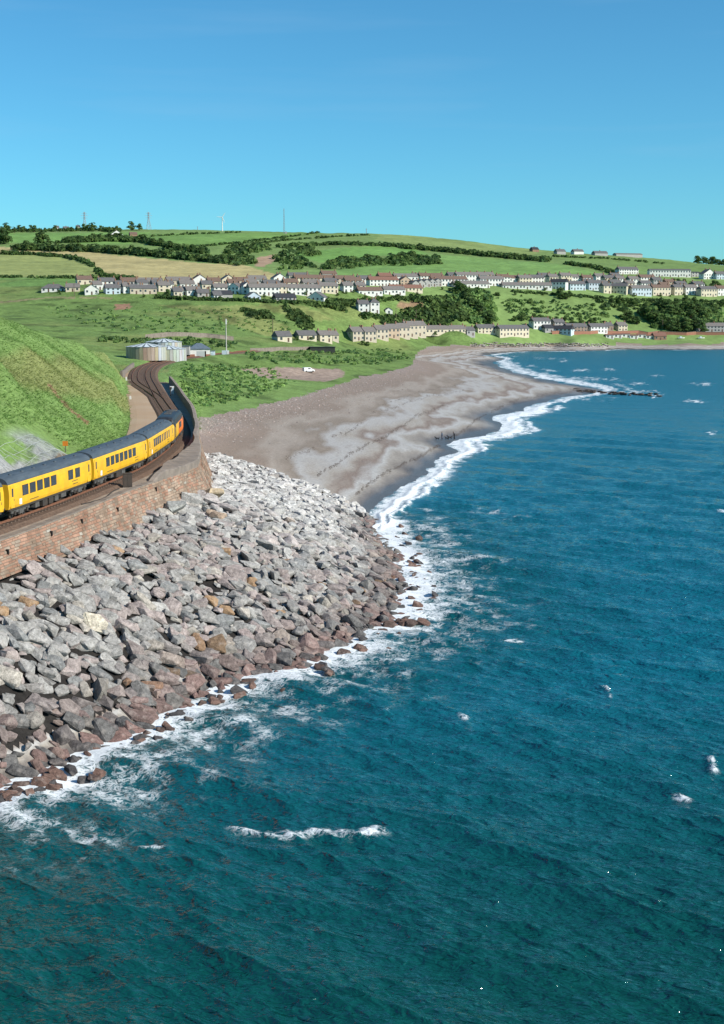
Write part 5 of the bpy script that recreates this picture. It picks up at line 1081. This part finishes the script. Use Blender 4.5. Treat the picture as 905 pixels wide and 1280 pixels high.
def tree_proto(kind):
    t = empty('broadleaf_tree'); hh = 7.0; rr_ = random.Random(kind)
    b = MB(); b.tube((0, 0, -.6), (.1, 0, 2.6), .32, .2, 7)
    for k in range(4): a = k*1.6+kind; b.tube((.1, 0, 2.0+.2*k), (1.6*math.cos(a), 1.6*math.sin(a), 4.2+.3*k), .14, .06, 5)
    b.build('trunk', m_bark, t)
    C, S, c = [], [], []
    for k in range(22):
        a = rr_.uniform(0, 6.28); q = rr_.random()**.6*2.6; z = rr_.uniform(0.7, 6.3); q *= 1-abs(z-2.6)/5.2
        C.append((q*math.cos(a), q*math.sin(a), z)); s_ = rr_.uniform(.75, 1.35); S.append((s_, s_, s_*.8)); c.append(GR[rr_.randrange(4)]*rr_.uniform(.95, 1.7))
    leaf_obj('crown', C, S, 40, .26, c, t); return t
PROTO = [tree_proto(k) for k in range(4)]; used = set()
def tree(px, py, hpx, lab, group, y0=450, wide=1.0):
    p = hit(px, py, y0); k = random.randrange(4); o = PROTO[k]
    if k in used: o = copy_tree(o)
    used.add(k); s_ = hpx*p[1]/FPX/7.0; o.location = (p[0], p[1], p[2]-.2); o.rotation_euler = (0, 0, random.uniform(0, 6.28)); o.scale = (s_*wide*random.uniform(.9, 1.2), s_*wide, s_); tag(o, lab, 'tree', group)
def rowtrees(pts, n, h, lab, group, y0, wide=1.25, jy=1.0):
    P = np.array(pts, float); d = np.concatenate([[0], np.cumsum(np.hypot(*np.diff(P, axis=0).T))])
    for i in range(n):
        u = d[-1]*(i+random.uniform(.1, .9))/n; f_ = random.uniform(.75, 1.25); tree(np.interp(u, d, P[:, 0]), np.interp(u, d, P[:, 1])+random.uniform(-jy, jy), h*f_, (lab if f_ < 1.1 and f_ > .9 or lab.split()[0] in ('tall', 'low', 'one', 'small', 'large') else ('lofty ' if f_ > 1 else 'stunted ')+lab), group, y0, wide)
rowtrees([(0,291),(45,290)], 9, 9, 'rounded tree in the skyline wood at the edge of the top field', 'trees on the skyline', 1500)
rowtrees([(55,290),(100,289)], 8, 6, 'small tree between the houses on the skyline', 'trees on the skyline', 1500)
rowtrees([(104,289),(118,289)], 3, 10, 'tall dark tree beside the skyline pylon', 'trees on the skyline', 1500)
rowtrees([(122,289),(150,290)], 6, 7, 'low tree in the hedge east of the skyline pylon', 'trees on the skyline', 1500)
rowtrees([(164,288),(176,288)], 2, 9, 'one of two lone dark trees on the bare skyline', 'trees on the skyline', 1600)
rowtrees([(0,305),(8,306)], 3, 17, 'large tree at the lane by the top fields', 'trees of the belt below the farm', 1300)
rowtrees([(18,313),(60,313),(110,314),(170,318),(230,324),(300,331)], 40, 10, 'dark tree in the long belt above the hay field', 'trees of the belt below the farm', 1250, 1.4)
rowtrees([(45,307),(62,306)], 4, 14, 'tall tree rising out of the belt above the hay field', 'trees of the belt below the farm', 1250)
rowtrees([(80,304),(130,301),(175,302),(215,312),(260,318)], 22, 8, 'dark tree in the hedge below the white farmhouse', 'trees of the belt below the farm', 1300, 1.4)
rowtrees([(124,350),(150,351)], 5, 9, 'dark green tree behind the white gabled houses', 'trees in the upper village', 900)
rowtrees([(155,350),(172,352)], 4, 6, 'low tree behind the slate roofed houses', 'trees in the upper village', 900)
for (a, b_, h_) in ((209,372,11),(196,373,6),(286,353,8),(382,371,8),(700,373,12),(712,374,8),(764,379,9),(775,380,11),(330,372,5),(362,371,5)): tree(a, b_, h_, 'single bushy tree at the edge of the village ' + ('above the green cliff' if a > 600 else 'field'), 'trees in the upper village', 750, 1.3)
rowtrees([(695,374),(712,375)], 3, 10, 'dark rounded tree on the brow of the green cliff', 'trees on the green cliff', 900, 1.4)
rowtrees([(570,362),(585,380),(600,398),(615,405)], 18, 13, 'leafy tree in the wooded gully below the white terraces', 'trees of the wooded gully', 850, 1.4, 5)
rowtrees([(800,392),(830,412),(850,414),(880,413)], 18, 14, 'dark tree of the wood behind the brick wall', 'trees of the shore wood', 950, 1.5, 4)
rowtrees([(825,392),(850,395),(880,396)], 14, 13, 'dark tree high in the wood under the village', 'trees of the shore wood', 950, 1.5, 5)
rowtrees([(760,378),(800,385),(840,382),(905,385)], 14, 9, 'bushy tree on the slope under the cream houses', 'trees on the green cliff', 950, 1.4, 4)
rowtrees([(780,400),(800,408)], 4, 12, 'tree low on the green cliff above the white cottages', 'trees on the green cliff', 950, 1.4, 3)
rowtrees([(640,402),(700,404),(760,408)], 12, 7, 'shrubby tree at the foot of the green cliff', 'trees on the green cliff', 900, 1.5, 3)
rowtrees([(885,362),(905,362)], 4, 10, 'dark tree above the houses at the end of the village', 'trees in the upper village', 1150, 1.4)
rowtrees([(840,356),(880,360)], 6, 7, 'dark bush among the houses below the school', 'trees in the upper village', 1150, 1.4)
rowtrees([(868,330),(905,327),(960,322)], 22, 9, 'tree of the distant wood beyond the green hill', 'trees of the distant wood', 2000, 1.6)
rowtrees([(368,425),(395,426)], 4, 6, 'round bush between the cottages by the line', 'bushes by the line', 600, 1.5)
rowtrees([(528,420),(545,420)], 4, 7, 'round bush at the end of the stepped terrace', 'bushes by the line', 700, 1.5)
rowtrees([(452,432),(462,432)], 2, 6, 'low dark bush in front of the stepped terrace', 'bushes by the line', 600, 1.6)
for _k in range(70):
    _a = random.choice((random.uniform(60, 460), random.uniform(460, 900))); _y = random.choice((356, 362, 368, 372)) if _a < 460 else random.choice((352, 357, 363, 370))
    tree(_a, _y+random.uniform(-1, 1), random.uniform(2.5, 5.0), 'small garden bush among the houses of the upper village', 'garden bushes of the upper village', 800, 1.6)
def hedge(pts, rad, label, y0, den=1.0, name='hedge', stuff=False, jit=0.5, col=1.15):
    C, S, c = [], [], []; P = np.array(pts, float); d = np.concatenate([[0], np.cumsum(np.hypot(*np.diff(P, axis=0).T))]); n = max(4, int(d[-1]*den/1.6))
    for i in range(n):
        u = d[-1]*random.random(); q = hit(np.interp(u, d, P[:, 0])+random.uniform(-1, 1)*jit, np.interp(u, d, P[:, 1])+random.uniform(-1, 1)*jit, y0)
        s_ = rad*random.uniform(.7, 1.3); C.append((q[0], q[1], q[2]+s_*.3)); S.append((s_*1.3, s_*1.3, s_)); c.append(GR[random.randrange(3)]*col*random.uniform(.8, 1.3))
    o = leaf_obj(name, C, S, 16, .42, c)
    if stuff: tag(o, label, 'shrubs', kind='stuff')
    else: tag(o, label, 'hedge', 'field hedges')
for _pts, _lab in (([(18,312),(60,313),(110,314),(170,318),(230,324),(300,331)], 'dense shrub layer of the long tree belt above the hay field'), ([(80,303),(130,301),(175,302),(215,311),(260,317)], 'dense shrub layer of the hedge below the white farmhouse'), ([(0,290),(45,289),(100,288),(150,289)], 'shrub layer under the skyline trees')): hedge(_pts, 3.6 if _pts[0][1] > 295 else 2.4, _lab, 1250, 1.7, 'tree_belt', True, 1.2)
hedge([(196,373),(230,375),(300,377),(345,379),(400,381)], 1.2, 'dark garden hedge along the lower edge of the upper village', 750, 1.6)
hedge([(640,366),(700,370),(780,376),(905,379)], 1.2, 'garden hedge along the brow below the pale houses', 950, 1.2)
hedge([(0,318),(40,319),(80,322),(97,325),(112,331),(122,339),(128,348)], 2.3, 'curving dark hedge between the pale field and the hay field', 1000, 1.6)
hedge([(128,348),(150,351),(170,353)], 2.3, 'hedge along the foot of the hay field behind the houses', 900, 1.6)
hedge([(0,347),(60,348),(120,348)], 1.2, 'thin hedge across the pasture above the bungalow', 900, 1.2)
hedge([(190,296),(240,293),(300,291)], 1.6, 'thin straight hedge across the top field by the turbine', 1500, 1.0)
hedge([(240,310),(300,304),(360,297),(400,291)], 1.6, 'long slanting hedge running up to the lattice mast', 1400, 1.0)
hedge([(285,305),(330,304),(370,300),(460,294)], 1.6, 'thin hedge along the skyline field east of the mast', 1400, .9)
hedge([(380,308),(420,306),(460,307),(500,309)], 2.6, 'dark gorse hedge along the top of the bright field', 1300, 1.8)
hedge([(500,310),(540,313),(580,317),(620,321),(684,327)], 3.0, 'broad dark hedge crossing the hill to the right of the bright field', 1300, 2.4, jit=1.2)
hedge([(709,331),(740,335),(767,342)], 2.4, 'curving hedge under the hill with bungalows', 1250, 1.6)
hedge([(690,321),(760,324),(830,330)], 1.5, 'thin hedge below the skyline bungalows', 1400, .8)
def thicket(poly, n, rad, label, y0, col=1.15):
    C, S, c = [], [], []; P = np.array(poly, float); k = 0
    while k < n:
        a, b_ = random.uniform(*[f(P[:, 0]) for f in (np.min, np.max)]), random.uniform(*[f(P[:, 1]) for f in (np.min, np.max)])
        if not inpoly(np.array([a]), np.array([b_]), poly)[0]: continue
        k += 1; q = hit(a, b_, y0); s_ = rad*random.uniform(.6, 1.4); C.append((q[0], q[1], q[2]+s_*.25)); S.append((s_*1.35, s_*1.35, s_*.9)); c.append(GR[random.randrange(4)]*col*random.uniform(.75, 1.35))
    tag(leaf_obj('gorse_thicket', C, S, 18, .40, c), label, 'thicket', kind='stuff')
thicket([(282,308),(335,306),(340,314),(300,320),(282,317)], 60, 3.0, 'dark thicket above the quarry scar', 1250)
thicket([(280,322),(312,321),(318,330),(290,333)], 40, 2.8, 'dark thicket beside the quarry scar', 1200)
thicket([(345,308),(385,306),(400,318),(380,325),(395,336),(350,338),(345,325)], 90, 3.0, 'dark gorse between the quarry scar and the bright field', 1200)
thicket([(404,331),(430,324),(475,321),(478,332),(440,336),(405,337)], 80, 2.8, 'dark gorse island in the green fields', 1150)
thicket([(475,324),(510,318),(545,322),(555,331),(500,333),(478,332)], 80, 2.8, 'dark gorse along the slope of the green field', 1150)
thicket([(360,380),(420,383),(470,405),(500,412),(560,412),(560,398),(520,394),(480,398),(440,392),(400,385)], 200, 2.0, 'scrub on the slope below the upper village', 700, 1.1)
thicket([(400,378),(560,372),(575,385),(540,383),(500,375),(420,385)], 150, 1.9, 'scrub under the brow of the upper village', 800, 1.1)
thicket([(500,390),(570,385),(590,402),(540,404)], 100, 2.4, 'dense bushes around the villa bank', 800, 1.0)
thicket([(575,360),(612,368),(622,404),(590,406),(560,380)], 190, 2.3, 'leafy undergrowth of the wooded gully', 850, 2.0)
thicket([(620,372),(700,380),(760,385),(760,405),(640,404)], 150, 1.3, 'bracken patches over the green cliff', 900, 1.6)
thicket([(815,380),(890,384),(905,395),(900,414),(815,412)], 220, 2.4, 'dark undergrowth of the wood behind the brick wall', 950, 1.7)
thicket([(740,376),(905,378),(905,392),(760,392)], 140, 1.8, 'shrubs along the slope under the cream houses', 950, 1.1)
thicket([(120,420),(180,426),(240,424),(300,430),(290,436),(180,432),(125,428)], 90, 1.0, 'rough bramble round the tanks and pump house', 480, 1.5)
thicket([(225,455),(330,458),(370,478),(320,496),(250,512),(228,490)], 620, .42, 'bracken and bramble over the green mound by the parapet', 300, 2.3)
thicket([(300,442),(500,436),(515,448),(480,456),(330,456)], 260, .7, 'rough scrub on the low ground behind the beach', 450, 2.1)
thicket([(60,382),(330,388),(420,425),(330,418),(150,416),(60,395)], 300, .65, 'scattered bracken on the hillside behind the tanks', 520, 2.2)
thicket([(300,388),(335,392),(345,402),(320,400)], 40, 1.6, 'dark gully scrub in the hillside fold', 560, .9)
thicket([(355,385),(372,388),(395,410),(380,414),(362,400)], 60, 1.6, 'dark scrub strip down the hillside fold', 560, .9)
# ---------------------------------------------------------------- grass tufts on the near spur and the mound
def tufts(name, label, n, test, size, seed):
    q = np.random.default_rng(seed); V = []; Tn = []; c = 0; X = []; Y = []
    a = q.uniform(-.30, -.12, n*4); l = q.uniform(math.log(110), math.log(430), n*4); y = np.exp(l); x = a*y
    m = test(x, y); x = x[m][:n]; y = y[m][:n]; z = tzv(x, y)
    # colour follows the turf under each tuft
    i = np.clip(np.searchsorted(ga, x/y)-1, 0, NA-1); j = np.clip(((np.log(y)-gl[0])/(gl[1]-gl[0])).astype(int), 0, NL-1); base = GC[j, i]
    k = len(x); out = []; tint = []
    for b_ in range(4):
        th = q.uniform(0, 6.28, k); s_ = size*q.uniform(.5, 1.4, k); dx = np.cos(th); dy = np.sin(th); lean = q.normal(0, 1.3, (k, 2))
        p0 = np.stack([x-dx*s_*.35, y-dy*s_*.35, z-.08], 1); p1 = np.stack([x+dx*s_*.35, y+dy*s_*.35, z-.08], 1); p2 = np.stack([x+lean[:, 0]*s_, y+lean[:, 1]*s_, z+s_*.55], 1)
        out.append(np.stack([p0, p1, p2], 1)); col = base*q.uniform(.95, 1.5, (k, 1)); tint.append(np.repeat(col[:, None], 3, 1))
    V = np.concatenate(out).reshape(-1, 3); Tt = np.concatenate(tint).reshape(-1, 3)
    o = np_mesh(name, V, np.arange(len(V)).reshape(-1, 3), m_leaf, {'tint': Tt}, smooth=False); tag(o, label, 'grass', kind='stuff')
road_d = lambda x, y: np.min(np.hypot(x[:, None]-lc[None, :, 0], y[:, None]-lc[None, :, 1])-lw[None], axis=1)
tufts('long_grass', 'long tussocky grass on the hillside above the train', 34000, lambda x, y: ((tx(y)-x) > np.where(y < 155, 11.5, 4.5)) & (road_d(x, y) > 0.3), 0.24, 91)
tufts('mound_grass', 'long grass on the mound between parapet and beach', 12000, lambda x, y: (x-tx(y)-edge_o(y) > 0.8) & (y > 255) & (tzv(x, y) > 5.3), 0.28, 92)

# ---------------------------------------------------------------- beach litter: wrack lines, stones, reef
m_wrack = pm('seaweed', (0.05,0.037,0.028), (0.08,0.06,0.045), 4, .8)
wk = MB(); r = random.Random(9)
def blob(b, p, s_, h_, tint=None):
    n = 7; q = [(p[0]+s_*r.uniform(.6, 1.2)*math.cos(2*math.pi*k/n), p[1]+s_*r.uniform(.5, 1.0)*math.sin(2*math.pi*k/n), p[2]-.05) for k in range(n)]+[(p[0]+r.uniform(-.2, .2)*s_, p[1]+r.uniform(-.2, .2)*s_, p[2]+h_)]
    b.add(q, [(k, (k+1) % n, n) for k in range(n)], tint)
for pts, dens, wd in (([(390,599),(402,590),(420,580),(449,562),(467,553),(493,538),(520,522),(560,505)], 3.2, 2.0), ([(407,548),(434,540),(452,529)], 2.5, 1.8), ([(456,518),(500,507),(540,495),(580,488)], 2.2, 1.5), ([(438,624),(463,602),(507,580),(551,555),(572,545),(600,521),(640,503),(690,491),(735,488)], 3.4, 1.7), ([(350,575),(395,560)], 1.0, 2), ([(470,508),(520,492),(590,476),(640,472)], 1.2, 1.0), ([(560,470),(610,462),(640,468),(700,479)], 1.5, .9)):
    P = np.array(pts, float); d = np.concatenate([[0], np.cumsum(np.hypot(*np.diff(P, axis=0).T))])
    for _ in range(int(d[-1]*dens*2.6)):
        u = d[-1]*r.random(); wob = 1.8*math.sin(u*.07)+1.3*math.sin(u*.19+1)+1.0*math.sin(u*.53)
        if vn(np.array([u*.30]), np.array([3.0]), 5)[0] < .22: continue
        p = hit(np.interp(u, d, P[:, 0]), np.interp(u, d, P[:, 1])+wob*.6+r.gauss(0, wd*.6), 190, 1200)
        if p[2] > .25: blob(wk, p, r.uniform(.06, .34), r.uniform(.02, .09))
tag(wk.build('seaweed_wrack', m_wrack), 'dark lines of stranded seaweed along the beach', 'seaweed', kind='stuff')
st_ = MB()
for _ in range(4200):
    px = r.uniform(250, 640); top = float(np.interp(px, BXY[:, 0], BXY[:, 1])); py = top+abs(r.gauss(0, 14))+1
    p = hit(px, py, 200, 1200)
    if p[2] > 1.0 and not inpoly(np.array([p[0]]), np.array([p[1]]), ROCKPOLY)[0]:
        g = r.uniform(.7, 1.4); blob(st_, p, r.uniform(.08, .38), r.uniform(.06, .25), tuple(v*g for v in r.choice(((.32, .29, .27), (.38, .30, .27), (.24, .20, .18)))))
tag(st_.build('beach_stones', m_rock), 'loose stones along the top of the beach', 'stones', kind='stuff')
def far_rock(px, py, s_, tint, lab, group, y0=250):
    p = at_z(px, py, 0.25); vs, fs = SHAPES[r.randrange(len(SHAPES))]; a = r.uniform(0, 6.28); M = Matrix.Rotation(a, 3, 'Z')
    b = MB(); b.add([M @ Vector((v.x*s_, v.y*s_, v.z*s_*.9)) for v in vs], fs, tint); o = b.build('reef_rock', m_rock); o.location = p; tag(o, lab, 'rock', group)
for k in range(34):
    u = k/33; px = 715+112*u+r.uniform(-3, 3); py = 489+5*u+r.uniform(-1.4, 1.4); far_rock(px, py, r.uniform(1.8, 4.2)*(1-.3*u), (0.06, 0.05, 0.045), 'dark weedy rock of the low reef running out from the beach point', 'rocks of the low reef')
rv = MB()
for k in range(420):
    px = r.uniform(590, 760); p = hit(px, 434.2-r.uniform(0, 3.2), 800, 1300); vs, fs = SHAPES[r.randrange(len(SHAPES))]; s_ = r.uniform(1.0, 2.4); M = Matrix.Rotation(r.uniform(0, 6), 3, 'Z'); g = r.uniform(.6, 1.25)
    rv.add([(M @ v)*s_+Vector((p[0], p[1], p[2]+.4)) for v in vs], fs, tuple(v*g for v in r.choice(((.42, .38, .34), (.30, .26, .23), (.5, .46, .42)))))
tag(rv.build('rock_revetment', m_rock), 'band of pale rocks protecting the far shore below the cottages', 'rocks', kind='stuff')

# ---------------------------------------------------------------- van, walkers and dogs
p = hit(386, 466, 350, 700); t = empty('parked_van', (p[0], p[1], p[2]+.02), R(25)); tag(t, 'small white van parked on the gravel behind the beach', 'van'); m_van = pm('van_white', (0.80,0.80,0.79), None, 1, .3, spec=.5)
b = MB(); b.loft([[(x, -w_, z0), (x, -w_*1.0, zm), (x, -w_*.86, z1), (x, w_*.86, z1), (x, w_, zm), (x, w_, z0)] for x, w_, z0, zm, z1 in ((-2.3, .85, .4, 1.0, 1.75), (-2.1, .9, .32, 1.05, 1.85), (.4, .9, .32, 1.05, 1.85), (1.05, .9, .32, 1.02, 1.25), (2.0, .86, .34, .85, .98), (2.25, .75, .42, .7, .78))], closed=True, cap=True); b.build('body', m_van, t)
for x in (-1.4, 1.4):
    for y in (-.85, .85): b = MB(); b.tube((x, y-.1, .32), (x, y+.1, .32), .32, n=14); wh = b.build('wheel', m_dark, t); b = MB(); b.tube((x, y-.12, .32), (x, y+.12, .32), .16, n=10); b.build('hub', m_grey, wh)
b = MB(); b.box((.77, 0, 1.52), (.06, 1.5, .55), pitch=.85); b.build('windscreen', m_glass, t)
for y in (-.86, .86): b = MB(); b.box((-.1, y, 1.38), (1.0, .08, .42)); b.build('side_window', m_glass, t)
b = MB(); b.box((-2.25, 0, 1.42), (.1, 1.2, .45)); b.build('rear_window', m_glass, t)
for y in (-.6, .6): b = MB(); b.box((2.2, y, .68), (.12, .28, .14)); b.build('headlight', m_white, t)
def skin(name, chains, mat, parent=None, sub=1):
    """chains: list of joint lists [(x,y,z,r)...]; a joint given as an index tuple ('@', i) reuses joint i"""
    vs, rad, es = [], [], []
    for ch in chains:
        prev = None
        for j in ch:
            if j[0] == '@': k = j[1]
            else: vs.append(j[:3]); rad.append(j[3]); k = len(vs)-1
            if prev is not None: es.append((prev, k))
            prev = k
    me = bpy.data.meshes.new(name); me.from_pydata(vs, es, []); o = bpy.data.objects.new(name, me); COL.objects.link(o)
    md = o.modifiers.new('skin', 'SKIN'); md.use_smooth_shade = True
    for k, sv_ in enumerate(me.skin_vertices[0].data): sv_.radius = (rad[k], rad[k]); sv_.use_root = (k == 0)
    o.modifiers.new('sub', 'SUBSURF').levels = sub; o.modifiers['sub'].render_levels = sub; me.materials.append(mat)
    if parent: o.parent = parent
    return o
m_skin = pm('skin', (0.50,0.32,0.24), None, 5, .6); m_hair = pm('hair', (0.06,0.04,0.03), None, 8, .8)
def person(px, py, top, leg, yaw, lab, lean=0.0):
    p = hit(px, py, 200, 500); t = empty('person', p, yaw); tag(t, lab, 'person', 'walkers on the beach')
    mt = pm('cloth_'+str(top), top, None, 3, .9); ml = pm('cloth_'+str(leg), leg, None, 3, .9)
    skin('body', [[(0, 0, .95, .15), (0, .02, 1.15, .145), (0, .03+lean*.5, 1.36, .16), (0, .03+lean, 1.52, .065), (0, .05+lean*1.2, 1.60, .085), (0, .05+lean*1.2, 1.72, .10)],
        [('@', 2), (.20, .03+lean*.5, 1.42, .07), (.25, 0+lean*.5, 1.14, .05), (.25, .12+lean, .92, .04), (.25, .17+lean, .83, .035)], [('@', 2), (-.20, .03+lean*.5, 1.42, .07), (-.25, .02+lean*.5, 1.14, .05), (-.24, .10+lean, .91, .04), (-.24, .13+lean, .82, .035)],
        [('@', 0), (.10, 0, .88, .11), (.11, .10, .50, .075), (.11, .05, .10, .05), (.11, .20, .04, .045)], [('@', 0), (-.10, 0, .88, .11), (-.11, .02, .50, .075), (-.11, -.16, .10, .05), (-.11, -.03, .04, .045)]], mt, t, 2)
    b = MB(); b.loft([[(math.cos(k*.9)*.155*w_, math.sin(k*.9)*.125*w_, z) for k in range(7)] for z, w_ in ((.86, 1.1), (1.0, 1.12))], closed=True); b.build('trousers', ml, t)
    for sx, yb in ((.1, (0, .10, .05)), (-.1, (0, .02, -.16))):
        b = MB(); b.tube((sx, yb[0], .95), (sx*1.1, yb[1], .5), .125, .095, 8); b.tube((sx*1.1, yb[1], .52), (sx*1.1, yb[2], .1), .095, .07, 8); b.build('trouser_leg', ml, t)
    b = MB(); c = (0, .06+lean*1.2, 1.68); b.loft([[(c[0]+math.cos(k*.785)*w_, c[1]+math.sin(k*.785)*w_*1.1, c[2]+z) for k in range(8)] for z, w_ in ((-.12, .07), (-.06, .1), (.02, .112), (.09, .09), (.13, .03))], closed=True, cap=True); b.build('head', m_skin, t, True)
    b = MB(); b.loft([[(c[0]+math.cos(k*.785)*w_, c[1]-.02+math.sin(k*.785)*w_*1.1, c[2]+z) for k in range(8)] for z, w_ in ((.0, .12), (.09, .102), (.145, .04))], closed=True, cap=True); b.build('hair', m_hair, t, True)
person(552.5, 550, (0.03, 0.07, 0.13), (0.03, 0.04, 0.07), R(70), 'person in a blue top walking a dog along the tideline')
person(568, 549.5, (0.015, 0.016, 0.02), (0.015, 0.015, 0.018), R(80), 'person in black stooping beside two dark dogs on the beach', .22)
def dog(px, py, yaw, sc, lab):
    p = hit(px, py, 200, 500); t = empty('dog', p, yaw); t.scale = (sc,)*3; tag(t, lab, 'dog', 'dogs on the beach'); m = pm('dog_black', (0.02,0.018,0.016), None, 4, .8)
    L = [[(-.32, 0, .50, .12), (-.05, 0, .48, .115), (.25, 0, .50, .15), (.42, 0, .66, .085), (.52, 0, .78, .09), (.66, 0, .75, .055), (.74, 0, .73, .04)], [('@', 0), (-.5, 0, .58, .03), (-.68, 0, .72, .02)]]
    for y in (-.09, .09):
        L.append([('@', 2), (.27, y, .38, .06), (.25, y, .2, .04), (.28, y, .03, .035)]); L.append([('@', 0), (-.28, y, .38, .075), (-.22, y, .30, .05), (-.40, y, .19, .035), (-.36, y, .03, .035)])
    skin('body', L, m, t, 1)
    for y in (-.06, .06): b = MB(); b.tube((.5, y, .84), (.47, y*1.5, .93), .04, .01, 5); b.build('ear', m, t)
dog(546.5, 550.5, R(170), 1.0, 'dark dog ahead of the person in blue on the beach'); dog(562, 549.8, R(190), 1.15, 'black dog standing close to the stooping person'); dog(558.5, 550.4, R(150), .9, 'smaller black dog by the legs of the stooping person')
